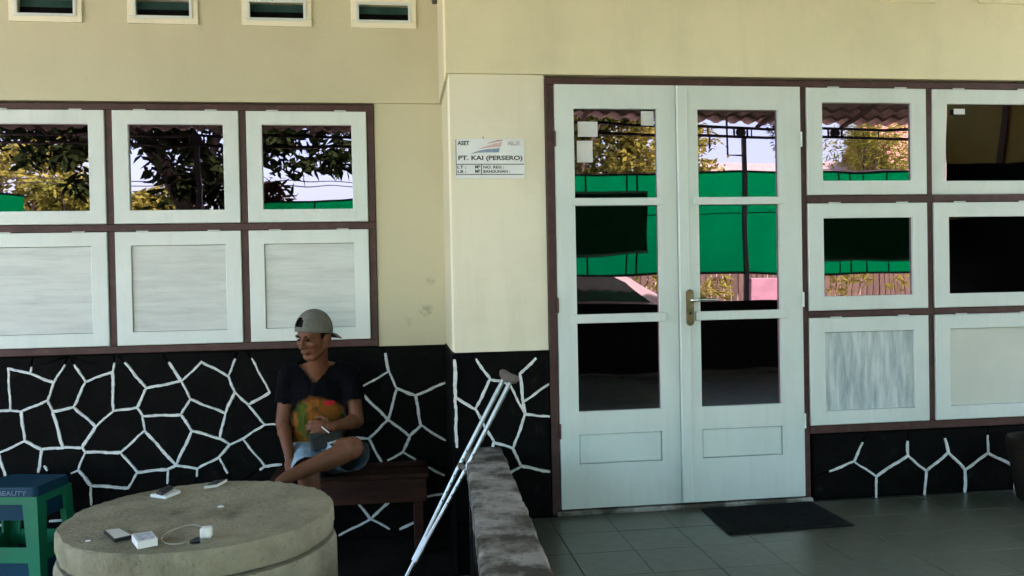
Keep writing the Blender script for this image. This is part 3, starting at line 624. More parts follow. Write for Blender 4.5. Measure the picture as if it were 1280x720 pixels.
# ================================================================== WELL AND COVER
wz = .725; wl, wr = G(69.5,656,wz), G(413.0,648,wz); wr_ = (wr[0]-wl[0])/2
wc = np.array([(wl[0]+wr[0])/2, (G(242,598,wz)[1]+G(242,700,wz)[1])/2, 0]); print('well', wc, wr_)
R1 = wr_*.995
m = MB().lathe([(0,.0),(R1*1.02,0),(R1*1.02,.3),(R1*1.016,wz-.135),(R1*.995,wz-.108),(R1*.9,wz-.104),(0,wz-.104)], wc, 72, jit=.006)
well = setp(m.build('concrete_well', CONC), 'round raw concrete well ring standing in the yard under a thick cover', 'well')
m = MB(); prof = [(0,wz-.1)]+[(R1*.95,wz-.1),(R1*.985,wz-.094),(R1*1.0,wz-.07),(R1*1.0,wz-.03),(R1*.996,wz-.010),(R1*.982,wz-.001),(R1*.93,wz)]+[(R1*k,wz) for k in np.linspace(.89,.04,30)]+[(0,wz)]
m.lathe(prof, wc, 220, jit=.006)
def rough_pt(v):
    dx, dy = v[0]-wc[0], v[1]-wc[1]; q = math.hypot(dx, dy)
    if q < .05: return v
    nb = mn.fractal(Vector((v[0]*26,v[1]*26,v[2]*26)), .9, 2.1, 4); nc_ = mn.fractal(Vector((v[0]*7,v[1]*7,v[2]*4)), .9, 2.1, 3)
    k = (.004*nb-.004*abs(nc_)) if q > .85*R1 else 0; dz = .0016*nb-(.006*max(0, nc_-.25) if q > .9*R1 else 0)
    return (v[0]+dx/q*k*1.6, v[1]+dy/q*k*1.6, v[2]+dz)
m.v = [rough_pt(v) for v in m.v]
cover = m.build('well_cover', CONC)
setp(cover, 'thick round concrete slab cover with chipped edge lying on the well', 'well cover')
overlay(CONC, (.05,.045,.03), tuple(G(283,640,wz)-ORI[cover.name]), .20, .65, 14); overlay(CONC, (.05,.045,.03), tuple(G(222,641,wz)-ORI[cover.name]), .09, .7, 20); overlay(CONC, (.10,.085,.05), tuple(G(160,620,wz)-ORI[cover.name]), .3, .5, 8)
# things on the cover
def quad_slab(pix, z0, t, m_, name, label, cat, inset=.08, face=None, group=None):
    a = [G(*p, z0+t) for p in pix]; c_ = sum(a)/4; vv = [(p[0],p[1],z0) for p in a]+[(p[0],p[1],z0+t) for p in a]
    m = MB().add(vv, [(3,2,1,0),(4,5,6,7)]+[(i,(i+1)%4,4+(i+1)%4,4+i) for i in range(4)])
    if face is None: return setp(m.build(name, m_), label, cat, group)
    e = thing(name, (c_[0],c_[1],z0), label, cat, group); m.build('body', m_, e)
    f = [p+(c_-p)*inset for p in a]; MB().add([(p[0],p[1],z0+t+.0008) for p in f], [(0,1,2,3)]).build('screen', face, e, False); return e
ZC = wz+.0015
SCR = mat('phone_screen', (.58,.58,.53), (.52,.52,.48), rough=.4, scale=6)
quad_slab([(129.5,662.5),(149,660),(166,669),(143,674)], ZC, .011, PLAST, 'mobile_phone', 'black mobile phone with pale grey screen lying beside the white cigarette pack', 'phone', .10, SCR)
pk = quad_slab([(164.5,667.5),(189.5,664),(197,672.5),(172,677.5)], ZC, .024, PAPER, 'cigarette_pack', 'white cigarette pack with blue mark beside a phone on the well cover', 'cigarette pack', .25, mat('pack_print', (.22,.26,.38), (.6,.62,.64), rough=.5, scale=60))
quad_slab([(188,617.5),(218,611),(225.5,612.8),(207,620)], ZC, .012, PAPER, 'cigarette_pack', 'flat white cigarette pack under a small black phone on the well cover', 'cigarette pack')
quad_slab([(195,613.5),(211,606.5),(216,608),(202,616)], ZC+.0125, .012, PLAST, 'mobile_phone', 'small black phone lying on top of a flat white pack', 'phone', .14, mat('dark_screen', (.03,.03,.035), rough=.12))
quad_slab([(255,608),(268,601),(284,599),(271,606)], ZC, .010, WHITEP, 'mobile_phone', 'dark phone with white edge lying alone near the far rim of the well cover', 'phone', .12, mat('grey_screen', (.02,.02,.02), rough=.2))
c_ = G(258,672,ZC); ch = thing('phone_charger', (c_[0],c_[1],ZC), 'white charger cube with black plug and thin white cable on the well cover', 'charger')
MB().box(c_[0]-.018, c_[0]+.018, c_[1]-.017, c_[1]+.017, ZC, ZC+.036, .005).build('body', WHITEP, ch)
a, b = G(250,675,ZC+.008), G(237,677.5,ZC+.006); MB().tube([a, a*.6+b*.4, b], [.011,.010,.005], 8).build('plug', PLAST, ch)
cb = [G(x, y, ZC+.004) for x, y in ((256,664),(250,657.5),(238,656),(222,660),(208,666),(202,673),(208,679),(222,680),(232,677.5))]
cb2 = []; ce = [cb[0]]+cb+[cb[-1]]
for i in range(1, len(ce)-2):
    for t in np.linspace(0, 1, 7)[:-1]:
        p0, p1, p2, p3 = ce[i-1:i+3]; cb2.append(.5*(2*p1+(p2-p0)*t+(2*p0-5*p1+4*p2-p3)*t*t+(3*p1-p0-3*p2+p3)*t**3))
MB().tube(cb2+[cb[-1]], .0016, 6).build('cable', mat('cable_grey', (.42,.42,.36), rough=.5), ch)
for (x, y, r_, lb) in ((110,677,.007,'tiny white crumb by the left rim of the well cover'), (276,634.5,.010,'small white scrap lying in the dark damp patch on the cover')):
    q = G(x,y,ZC); setp(MB().ell((q[0],q[1],ZC+r_*.4),(r_*1.3,r_,r_*.45),None,8,6).build('litter_scrap', PAPER), lb, 'scrap')
# ================================================================== BENCH
bz = .475; f0 = G(536,590.5,bz); f1 = G(225,592,bz); by0 = f0[1]-.005; by1 = YL-.05; bx1 = f0[0]; bx0 = bx1-.88
bench = thing('wooden_bench', ((bx0+bx1)/2,(by0+by1)/2,0), 'dark brown wooden bench standing against the black stone dado', 'bench')
n = 3; wv = (by1-by0)/n
for i in range(n): MB().box(bx0, bx1, by0+i*wv+.004, by0+(i+1)*wv-.004, bz-.028, bz, .004).build('seat_plank', WOOD, bench)
MB().box(bx0+.03, bx1-.012, by0+.012, by0+.036, bz-.165, bz-.0285, .004).build('apron', WOOD, bench); MB().box(bx0+.03, bx1-.012, by1-.036, by1-.012, bz-.165, bz-.0285, .004).build('apron', WOOD, bench)
for x in (bx0+.05, bx1-.06):
    for y in (by0+.037, by1-.037-.05): MB().box(x-.028, x+.028, y, y+.05, 0, bz-.0285, .004).build('leg', WOOD, bench)
    MB().box(x-.015, x+.015, by0+.088, by1-.088, .14, .18, .003).build('stretcher', WOOD, bench)
# ================================================================== STOOL
sz = .535; c0 = G(45,609,sz); c1 = G(87,592,sz); sv = c1-c0; L = float(np.linalg.norm(sv[:2])); sv = sv/np.linalg.norm(sv); uv = np.array([-sv[1], sv[0], 0.0])
SL = .345; cen = c0+sv*L/2+uv*SL/2; print('stool side', L, cen)
stool = thing('plastic_stool', (cen[0],cen[1],0), 'green plastic stool with blue seat and printed rim between well and stone dado', 'stool')
LP = lambda a, b, z: cen+uv*a+sv*b+np.array([0,0,z-cen[2]])      # a along the front (left positive), b depth
hs, hd = SL/2, L/2
def loop_ring(ha, hb, r, z, n=6):
    out = []
    for sa, sb, t0 in ((-1,-1,180),(1,-1,270),(1,1,0),(-1,1,90)):
        for i in range(n+1):
            t = math.radians(t0+90*i/n); out.append(LP(sa*(ha-r)+r*math.cos(t), sb*(hb-r)+r*math.sin(t), z))
    return out
m = MB(); rings = [loop_ring(hs*1.03,hd*1.03,.035,sz-.050),loop_ring(hs,hd,.03,sz-.012),loop_ring(hs*.985,hd*.985,.028,sz-.002),loop_ring(hs*.93,hd*.93,.025,sz),loop_ring(hs*.85,hd*.85,.025,sz-.004),loop_ring(hs*.3,hd*.3,.02,sz-.006)]
n = len(rings[0]); vv = [p for r_ in rings for p in r_]; fs = [(k*n+i,k*n+(i+1)%n,(k+1)*n+(i+1)%n,(k+1)*n+i) for k in range(len(rings)-1) for i in range(n)]+[[(len(rings)-1)*n+i for i in range(n)], list(range(n))[::-1]]
m.add(vv, fs, 0, False); st = m.build('seat', STOOLB, stool)
fnb = lambda x, z: LP(-x, -hd*1.031-.0012, z)
text_mesh('BEAUTY', fnb, -.03, sz-.044, .155, .026, mat('stool_print', (.09,.15,.21), (.05,.10,.16), rough=.5), st)
def spread(z): return 1.03+.16*(sz-.05-z)/sz
for sa in (-1,1):
    for sb in (-1,1):
        m = MB(); lv = []
        for z in (sz-.0505, sz-.16, 0.0):
            k = spread(z); a0, b0 = sa*hs*k, sb*hd*k; w_ = .085-.03*(sz-z)/sz
            lv.append([LP(a0,b0,z), LP(a0-sa*w_,b0,z), LP(a0-sa*w_,b0-sb*.012,z), LP(a0-sa*.012,b0-sb*.012,z), LP(a0-sa*.012,b0-sb*w_,z), LP(a0,b0-sb*w_,z)])
        vv = [p for q in lv for p in q]; fs = [(k*6+i,k*6+(i+1)%6,(k+1)*6+(i+1)%6,(k+1)*6+i) for k in range(2) for i in range(6)]+[tuple(range(6)),tuple(range(12,18))]
        m.add(vv, fs); m.build('leg', STOOLG, stool)
def panel(face, z0, z1, mat_, name, tin=0.0):
    # horizontal rail between two legs on a face
    m = MB(); pts = []
    for z in (z0, z1):
        k = spread(z); ha, hb = hs*k-.002-tin, hd*k-.002-tin
        if face in (0,1): s_ = -1 if face == 0 else 1; pts += [LP(-ha+.045,s_*hb,z), LP(ha-.045,s_*hb,z), LP(ha-.045,s_*(hb-.008),z), LP(-ha+.045,s_*(hb-.008),z)]
        else: s_ = -1 if face == 2 else 1; pts += [LP(s_*ha,-hb+.045,z), LP(s_*ha,hb-.045,z), LP(s_*(ha-.008),hb-.045,z), LP(s_*(ha-.008),-hb+.045,z)]
    m.add(pts, [(0,1,2,3),(4,5,6,7),(0,1,5,4),(1,2,6,5),(2,3,7,6),(3,0,4,7)]); m.build(name, mat_, stool)
for f_ in range(4):
    panel(f_, sz-.090, sz-.0505, STOOLG, 'rail'); panel(f_, sz-.39, sz-.31, STOOLG, 'rail'); panel(f_, sz-.175, sz-.091, STOOLB, 'inner_panel', .016); panel(f_, sz-.49, sz-.392, STOOLB, 'inner_panel', .016)
# ================================================================== CRUTCH
ct = P(637,469,-.27); cbm = G(487.5,762,.0)
ax = ct-cbm; LC = np.linalg.norm(ax); ax = ax/LC; print('crutch length', LC, ct, cbm)
right = np.array([RM[0,0],RM[1,0],RM[2,0]]); perp = right-ax*right.dot(ax); perp /= np.linalg.norm(perp); dep = np.cross(ax, perp)
wd = perp*.80-dep*.60
cr = thing('crutch', tuple(cbm), 'aluminium underarm crutch leaning against the corner by the low wall', 'crutch')
C_ = lambda t, s_: cbm+ax*t+wd*s_
for s_ in (-1,1):
    MB().tube([C_(LC-.03,s_*.023), C_(LC*.58,s_*.023), C_(LC*.42,s_*.016), C_(LC*.30,s_*.010), C_(LC*.2,s_*.009)], .0118, 12).build('upright', ALU, cr)
    for i in range(7):
        t = LC*(.66-.035*i); q = C_(t, s_*(.023-.007*max(0,(.58-t/LC))/.16)); nrm = CAM-q; nrm = nrm-ax*nrm.dot(ax); nrm /= np.linalg.norm(nrm)
        MB().cyl(q+nrm*.0105, q+nrm*.0122, .0045, n=8).build('adjust_hole', PLAST, cr)
MB().tube([C_(LC*.30,0), C_(.05,0)], .0125, 12).build('lower_tube', ALU, cr)
MB().tube([C_(.06,0), C_(.02,0), C_(.005,0)], [.016,.018,.021], 12).build('rubber_foot', PLAST, cr)
PADM = mat('pad_rubber', (.13,.105,.085), (.09,.075,.06), rough=.8, scale=20)
pd = MB(); n = 9; pp = [C_(LC-.014+.016*((i/(n-1)-.5)*2)**2, -.058+.116*i/(n-1)) for i in range(n)]
pd.tube(pp, [.012,.021,.025,.026,.026,.026,.025,.021,.012], 12); pd.build('underarm_pad', PADM, cr)
MB().tube([C_(LC*.60,-.027), C_(LC*.60,.027)], .015, 12).build('hand_grip', PADM, cr)
# ================================================================== DARK POT AT THE RIGHT
q = G(1292,618,ZP); pc = np.array([q[0]-.0, q[1]-.12, ZP]); pr = abs(P(1268,560,pc[1])[0]-pc[0])
pot = thing('plant_pot', tuple(pc), 'dark brown round pot standing on the porch tiles below the windows', 'pot')
pth = P(1275,549,pc[1])[2]-ZP
MB().lathe([(0,0),(pr*.72,0),(pr*.76,.01),(pr*.95,pth*.75),(pr*.96,pth*.86),(pr*.90,pth*.87),(pr*.85,pth*.7),(0,pth*.68)], pc, 32).build('body', mat('dark_clay', (.018,.013,.009), rough=.8, spec=.1), pot)
MB().lathe([(pr*.93,pth*.86),(pr*1.0,pth*.88),(pr*1.0,pth*.98),(pr*.96,pth),(pr*.88,pth*.98),(pr*.88,pth*.86),(pr*.93,pth*.86)], pc, 32).build('rim', mat('dark_clay', (.035,.026,.018)), pot)
# ================================================================== PERSON
pel = P(399,566,.44)
man = thing('person', (pel[0],pel[1],bz), 'person in grey backward cap, navy shirt and denim shorts sitting on the bench', 'person')
J = {k: P(*v) for k, v in dict(pelvis=(399,563,.46), hipR=(381,567,.42), hipL=(419,567,.42), belly=(397,540,.42), chest=(398,498,.40), neck=(399,461,.385), head0=(397,449,.345),
    shR=(362.5,470,.40), elR=(353.5,528,.36), wrR=(362,570,.20), shL=(437,468,.40), elL=(446,526,.30), wrL=(417,533,.17),
    kneeR=(386,597,.02), kneeL=(440,560,.02), ankL=(374,590,-.05), toeL=(350,601,-.10)).items()}
J['ankR'] = np.array([J['kneeR'][0]+.05, J['kneeR'][1]-.02, .085]); J['toeR'] = np.array([J['ankR'][0]-.03, J['ankR'][1]-.17, .03])
def unit(v): v = np.array(v, float); return v/np.linalg.norm(v)
def frame(fwd, up):
    f = unit(fwd); r = unit(np.cross(f, up)); u = np.cross(r, f); return np.array([r, f, u]).T      # columns: right, forward, up
# head frame: turned about 40 degrees to the viewer's left, looking a little down
HF = frame((-math.sin(math.radians(36)), -math.cos(math.radians(36)), -.24), (.06,0,1)); HC = P(392,421,.29)
hp_ = lambda x, y, z: HC+HF @ np.array([x,y,z])
def torso(m, g):
    T = frame((0,-1,-.05),(0,0,1))
    m.ell(J['pelvis'], (.165+g,.125+g,.105+g)); m.ell(J['belly'], (.160+g,.125+g,.15+g)); m.ell(J['chest'], (.172+g,.118+g,.155+g))
    m.cone(J['shR']+[.02,0,-.005], J['shL']+[-.02,0,-.005], .062+g, .062+g); m.cone(J['neck']+[-.045,.02,-.012], J['shR'], .056+g, .058+g); m.cone(J['neck']+[.045,.02,-.012], J['shL'], .056+g, .058+g)
    m.cone(J['belly']+[-.05,0,.02], J['chest']+[-.075,0,.03], .10+g, .095+g); m.cone(J['belly']+[.05,0,.02], J['chest']+[.075,0,.03], .10+g, .095+g)
def arms_upper(m, g):
    for s_ in 'RL': m.cone(J['sh'+s_], J['el'+s_], .053+g, .040+g*.9)
def thighs(m, g):
    m.cone(J['hipR'], J['kneeR']+(J['hipR']-J['kneeR'])*.06, .092+g, .060+g); m.cone(J['hipL'], J['kneeL']+(J['hipL']-J['kneeL'])*.06, .092+g, .060+g)
def hand(m, wr, fwd, nrm, curl, sc=1.0, side=1):
    Hm = frame(fwd, nrm); q = lambda x, y, z: wr+Hm @ (np.array([x*side,y,z])*sc)
    m.cone(q(0,0,0), q(0,.03,0), .026*sc, .026*sc, 10)
    m.ell(q(0,.058,0), np.array([.041,.046,.017])*sc, Hm)
    for x, L_, dy in ((-.030,.062,0),(-.010,.074,.006),(.010,.070,.005),(.029,.054,-.004)):
        a0 = q(x,.090+dy,0); an = curl; y_, z_ = .090+dy, 0.0; prev = a0; r_ = .0095
        for k in range(3):
            l_ = L_*(.45,.32,.26)[k]; an2 = an*(k+.6); y_ += l_*math.cos(an2); z_ -= l_*math.sin(an2); nx = q(x*1.06,y_,z_)
            m.cone(prev, nx, r_*sc, r_*.9*sc, 8); prev = nx; r_ *= .92
    t0, t1, t2 = q(-.034,.030,-.004), q(-.060,.062,-.016), q(-.055,.092,-.028)
    m.cone(t0, t1, .014*sc, .011*sc, 8); m.cone(t1, t2, .0105*sc, .009*sc, 8)
def remesh(mb, name, mt, parent, vox, it=4, keep=None):
    o = mb.build(name, mt, parent, False)
    r_ = o.modifiers.new('r', 'REMESH'); r_.mode = 'VOXEL'; r_.voxel_size = vox; r_.use_smooth_shade = True
    s_ = o.modifiers.new('s', 'SMOOTH'); s_.factor = .5; s_.iterations = it
    apply_mods(o)
    if keep:
        off = org(parent); bm = bmesh.new(); bm.from_mesh(o.data)
        bad = [f for f in bm.faces if not keep(np.array(f.calc_center_median())+off)]
        bmesh.ops.delete(bm, geom=bad, context='FACES'); bm.to_mesh(o.data); bm.free()
    o.data.materials.clear(); o.data.materials.append(mt)
    for p in o.data.polygons: p.use_smooth = True
    return o
m = MB()
torso(m, -.004); arms_upper(m, 0)
m.cone(J['neck']+[0,.015,-.05], J['head0'], .062, .056); m.cone(J['head0'], hp_(0,-.02,-.03), .056, .06)
m.cone(J['elR'], J['wrR'], .041, .027); m.ell((J['elR']*.72+J['wrR']*.28), .042); m.cone(J['elL'], J['wrL'], .041, .027); m.ell((J['elL']*.72+J['wrL']*.28), .042)
thighs(m, 0)
m.cone(J['kneeR'], J['ankR'], .056, .036); m.ell(J['kneeR']*.7+J['ankR']*.3+[0,.02,0], (.056,.06,.10)); m.ell(J['kneeR'], .060)
m.cone(J['kneeL'], J['ankL'], .056, .036); m.ell(J['kneeL'], .061); cm = J['kneeL']*.68+J['ankL']*.32; m.cone(cm+(J['kneeL']-cm)*.35+[0,.012,-.01], cm+(J['ankL']-cm)*.35+[0,.012,-.012], .055, .046)
for s_ in 'RL':
    m.cone(J['ank'+s_], J['toe'+s_]*.6+J['ank'+s_]*.4, .038, .032); m.cone(J['toe'+s_]*.6+J['ank'+s_]*.4, J['toe'+s_], .034, .024)
# head
HR = HF
m.ell(hp_(0,-.008,.035), (.077,.096,.095), HR); m.ell(hp_(0,.020,-.03), (.068,.068,.086), HR); m.ell(hp_(0,.050,-.098), (.034,.030,.026), HR)
m.cone(hp_(-.053,-.005,-.055), hp_(-.020,.050,-.096), .025, .024, 10); m.cone(hp_(.053,-.005,-.055), hp_(.020,.050,-.096), .025, .024, 10)
for s_ in (-1,1):
    m.ell(hp_(s_*.040,.060,-.020), (.026,.024,.022), HR); m.ell(hp_(s_*.030,.078,.026), (.030,.014,.010), HR)
    m.ell(hp_(s_*.084,-.014,-.016), (.013,.023,.033), HR); m.cone(hp_(s_*.090,-.030,.008), hp_(s_*.092,-.026,-.026), .009, .008, 8); m.ell(hp_(s_*.084,-.008,-.046), (.009,.011,.012), HR); m.ell(hp_(s_*.014,.097,-.030), (.011,.012,.010), HR)
m.cone(hp_(0,.086,.014), hp_(0,.106,-.026), .010, .015, 10)
m.ell(hp_(0,.086,-.058), (.026,.014,.0075), HR); m.ell(hp_(0,.083,-.070), (.022,.014,.0085), HR)
# hands
hand(m, J['wrR'], P(366,594,.08)-J['wrR'], (-.25,-1,.5), .38, .95, 1)
hand(m, J['wrL'], P(392,533,.13)-J['wrL'], (.15,-1,.35), .55, .95, -1)
body = remesh(m, 'body', SKIN, man, .0052, 3)
# eyes, brows
ey = MB()
for s_ in (-1,1):
    MB().ell(hp_(s_*.030,.0815,.006), (.014,.007,.0048), HR, 12, 8).build('eye', HAIR, man); MB().tube([hp_(s_*.014,.091,.025), hp_(s_*.030,.092,.031), hp_(s_*.048,.078,.027)], [.003,.004,.0025], 6).build('eyebrow', HAIR, man)
MB().tube([hp_(-.022,.094,-.0645), hp_(0,.0995,-.0635), hp_(.022,.094,-.0645)], [.0012,.0022,.0012], 6).build('mouth_line', mat('lip_line', (.07,.025,.018), rough=.6), man)
# hair and cap
hm = MB(); hm.ell(hp_(0,-.012,.036), (.0815,.099,.098), HR, 32, 24); h_ = hm.build('hair', HAIR, man, False)
bm = bmesh.new(); bm.from_mesh(h_.data); O_ = org(man)
def loc_h(c): return HF.T @ (np.array(c)+O_-HC)
def hair_keep(c):
    x, y, z = loc_h(c)
    if y > .02: return z > .075
    if y > -.03: return z > .0 and abs(x) > .02 or z > .05
    return z > -.055
bmesh.ops.delete(bm, geom=[f for f in bm.faces if not hair_keep(f.calc_center_median())], context='FACES'); bm.to_mesh(h_.data); bm.free()
CAPM = mat('cap_cloth', (.145,.143,.12), (.11,.108,.09), rough=.9, scale=60, bump=.2, bscale=300)
CAPD = mat('cap_brim_dark', (.03,.03,.028), rough=.9)
ca_ = math.radians(17)
def hc_(x, y, z):
    cy_, sy_ = math.cos(math.radians(14)), math.sin(math.radians(14)); x, y = x*cy_+(y+.01)*sy_, -x*sy_+(y+.01)*cy_-.01
    y0_, z0_ = y+.010, z-.036
    return hp_(x, -.010+y0_*math.cos(ca_)-z0_*math.sin(ca_), .036+y0_*math.sin(ca_)+z0_*math.cos(ca_))
cp = MB(); nu, nv = 48, 14; vv = []; CC = np.array([0,-.010,.040]); RR = np.array([.0865,.105,.108])
for j in range(nv+1):
    ph = math.radians(90-(-8+98*j/nv)) if j else math.radians(98)
    for i in range(nu):
        t = 2*math.pi*i/nu; seam = 1-.006*(1 if i % 8 == 0 else 0)
        p = CC+np.array([math.sin(ph)*math.cos(t), math.sin(ph)*math.sin(t), math.cos(ph)])*RR*seam; vv.append(hc_(*p))
fs = []
for j in range(nv):
    for i in range(nu):
        th = (360*(i+.5)/nu-90+180) % 360-180; el = -8+98*(j+.5)/nv        # th = 0 straight ahead
        if j >= 2 and (th/24.0)**2+((el-6)/30.0)**2 < 1: continue             # strap opening over the forehead
        fs.append((j*nu+i, j*nu+(i+1)%nu, (j+1)*nu+(i+1)%nu, (j+1)*nu+i))
cp.add(vv, fs, 0, True); cap = cp.build('cap', CAPM, man); sm = cap.modifiers.new('s', 'SOLIDIFY'); sm.thickness = .004; sm.offset = 1
bb = MB(); top_, bot = [], []
for i in range(17):
    t = math.radians(-90-62+124*i/16); ri = np.array([math.cos(t)*.088, -.010+math.sin(t)*.106, .027]); k = math.cos(math.radians(-62+124*i/16))**.6
    ro = ri+np.array([math.cos(t)*.02, -.066*k, -.030*k-.006*abs(i-8)/8]); top_ += [ri, (ri+ro)/2+np.array([0,0,.006]), ro]
vv = [hc_(*p) for p in top_]+[hc_(*(p-np.array([0,0,.004]))) for p in top_]; n = len(top_)
fs = [(i*3+j,i*3+j+1,(i+1)*3+j+1,(i+1)*3+j) for i in range(16) for j in range(2)]; f2 = [tuple(n+q for q in f[::-1]) for f in fs]
bb.add(vv, fs, 0, True); bb.add(vv, f2, 1, True); bb.add(vv, [(i*3+2,(i+1)*3+2,n+(i+1)*3+2,n+i*3+2) for i in range(16)], 0)
bb.build('cap_brim', [CAPM, CAPD], cap, False)
# shirt
NK = J['neck']; zv = P(394,478,.28)[2]
def shirt_keep(c):
    px_ = c-NK
    if c[2] > NK[2]+.022 and math.hypot(px_[0], px_[1]-.02) < .095: return False
    if c[1] < NK[1]+.01 and c[2] > zv and abs(c[0]-(NK[0]-.018)) < .014+.85*(c[2]-zv): return False
    if c[2] < J['pelvis'][2]-.06: return False
    for s_ in 'RL':
        a, b = J['sh'+s_], J['el'+s_]; t = (c-a).dot(b-a)/((b-a).dot(b-a))
        q = a+(b-a)*t
        if t > .60 and np.linalg.norm(c-q) < .075 and abs(c[0]-NK[0]) > .15: return False
    return True
SHIRT = bpy.data.materials.new('navy_printed_shirt'); SHIRT.use_nodes = True
n_ = SHIRT.node_tree.nodes; l_ = SHIRT.node_tree.links; bs = n_['Principled BSDF']; bs.inputs['Roughness'].default_value = .9; bs.inputs['Specular IOR Level'].default_value = .06
tc = n_.new('ShaderNodeTexCoord'); cpx = P(397,532,.28)-org(man)
def ellmask(c, r, soft=.12, nscale=14, namp=.35):
    mp = n_.new('ShaderNodeMapping'); mp.vector_type = 'POINT'; mp.inputs['Scale'].default_value = [1/x for x in r]; mp.inputs['Location'].default_value = [-a/b for a, b in zip(c, r)]
    l_.new(tc.outputs['Object'], mp.inputs[0]); ln = n_.new('ShaderNodeVectorMath'); ln.operation = 'LENGTH'; l_.new(mp.outputs[0], ln.inputs[0])
    nz = n_.new('ShaderNodeTexNoise'); nz.inputs['Scale'].default_value = nscale; l_.new(tc.outputs['Object'], nz.inputs['Vector'])
    ad = n_.new('ShaderNodeMath'); ad.operation = 'MULTIPLY_ADD'; l_.new(nz.outputs['Fac'], ad.inputs[0]); ad.inputs[1].default_value = namp; l_.new(ln.outputs['Value'], ad.inputs[2])
    mr = n_.new('ShaderNodeMapRange'); mr.inputs[1].default_value = 1+namp*.5+soft; mr.inputs[2].default_value = 1+namp*.5-soft; l_.new(ad.outputs[0], mr.inputs[0]); return mr.outputs[0]
def mixc(fac, a, b):
    mx = n_.new('ShaderNodeMix'); mx.data_type = 'RGBA'
    l_.new(fac, mx.inputs[0])
    for i, v in ((6,a),(7,b)):
        if isinstance(v, tuple): mx.inputs[i].default_value = (*v,1)
        else: l_.new(v, mx.inputs[i])
    return mx.outputs[2]
nz = n_.new('ShaderNodeTexNoise'); nz.inputs['Scale'].default_value = 11; l_.new(tc.outputs['Object'], nz.inputs['Vector'])
rp = n_.new('ShaderNodeValToRGB'); e = rp.color_ramp; e.elements[0].position = .36; e.elements[0].color = (.055,.075,.012,1); e.elements[1].position = .66; e.elements[1].color = (.06,.05,.015,1)
x_ = e.elements.new(.46); x_.color = (.20,.085,.014,1); x_ = e.elements.new(.56); x_.color = (.21,.065,.014,1); l_.new(nz.outputs['Fac'], rp.inputs[0])
col_ = mixc(ellmask(cpx, (.150,.3,.148)), (.0026,.0028,.0042), rp.outputs[0])
col_ = mixc(ellmask(P(403,540,.28)-org(man), (.085,.3,.075), .15, 20, .5), col_, (.022,.024,.016))
col_ = mixc(ellmask(P(412,504,.28)-org(man), (.036,.3,.014), .10, 45, 1.1), col_, (.42,.02,.03))
l_.new(col_, bs.inputs['Base Color'])
wz_ = n_.new('ShaderNodeTexNoise'); wz_.inputs['Scale'].default_value = 9; wz_.inputs['Distortion'].default_value = 1.2; l_.new(tc.outputs['Object'], wz_.inputs['Vector'])
wb_ = n_.new('ShaderNodeBump'); wb_.inputs['Strength'].default_value = .8; wb_.inputs['Distance'].default_value = .03; l_.new(wz_.outputs['Fac'], wb_.inputs['Height']); l_.new(wb_.outputs[0], bs.inputs['Normal'])
m = MB(); torso(m, .009); arms_upper(m, .014)
for s_ in 'RL': a, b = J['sh'+s_], J['el'+s_]; m.cone(a, a+(b-a)*.8, .066, .064)
shirt = remesh(m, 'shirt', SHIRT, man, .008, 3, shirt_keep)
# shorts
m = MB(); thighs(m, .022); m.cone(J['hipL'], J['hipL']+(J['kneeL']-J['hipL'])*.86+np.array([.012,0,-.02]), .112, .098); m.ell(J['pelvis'], (.18,.14,.118))
def shorts_keep(c):
    if c[2] > J['pelvis'][2]+.09: return False
    for s_ in 'RL':
        a, b = J['hip'+s_], J['knee'+s_]; t = (c-a).dot(b-a)/((b-a).dot(b-a))
        if t > (.86 if s_ == 'L' else .80) and np.linalg.norm(c-(a+(b-a)*t)) < .12: return False
    return True
DENIM = mat('light_denim', (.27,.38,.45), (.17,.26,.33), rough=.9, scale=14, bump=.9, bscale=16)
remesh(m, 'shorts', DENIM, man, .008, 3, shorts_keep)
# cigarette and pouch
a, b = P(402,533.5,.105), P(411.5,541,.085); setp(MB().cyl(a, b, .0038, n=8).build('cigarette', PAPER), 'white cigarette held between the fingers of the sitting person', 'cigarette')
q = P(408,548,.20); po = thing('waist_pouch', (q[0],q[1],q[2]-.05), 'small black pouch with pale print resting on the sitting person\'s lap', 'pouch')
Xr = Matrix.Translation(q) @ Matrix.Rotation(math.radians(-14), 4, 'Y') @ Matrix.Rotation(math.radians(12), 4, 'X')
MB().box(-.085,.085,-.022,.022,-.048,.048,.018, X=Xr).build('body', mat('pouch_cloth', (.016,.017,.015), rough=.8), po)
MB().box(-.0,.062,-.0235,-.0222,-.028,-.016,0, X=Xr).build('print', INKF, po)
MB().tube([Xr @ Vector(t) for t in ((-.08,-.024,.03),(0,-.026,.036),(.08,-.024,.03))], .0025, 6).build('zip', STEEL, po)
# ================================================================== PORCH ROOF, BEAM AND POSTS (seen mirrored in the panes)
YT = -6.5
ze = lambda x: 3.68-.0167*x
pr_ = thing('porch_roof', (1.0,-3,0), 'clay tiled lean-to porch roof on dark steel posts reaching out from the house', 'porch roof')
m = MB(); NXr = 260; vs = []; rows = []
xa, xb = -6.6, 7.7
nr = 26
for j in range(nr):
    for e_ in (0,1):
        t = (j+e_)/nr; y = YT-.15+(.86-YT+.15)*t
        for i in range(NXr+1):
            x = xa+(xb-xa)*i/NXr; ph = (x/.23)%1.0
            zz = ze(x)*(1-t)+4.80*t+.028*math.sin(2*math.pi*ph)+(.035 if e_ == 0 else .0); vs.append((x,y,zz))
fs = []
for j in range(nr*2-1):
    for i in range(NXr): a = j*(NXr+1)+i; fs.append((a,a+1,a+NXr+2,a+NXr+1))
m.add(vs, fs, 0, True); rt = m.build('roof_tiles', ROOFT, pr_, False); rt['kind'] = 'stuff'
sm = rt.modifiers.new('s', 'SOLIDIFY'); sm.thickness = .018; sm.offset = 1
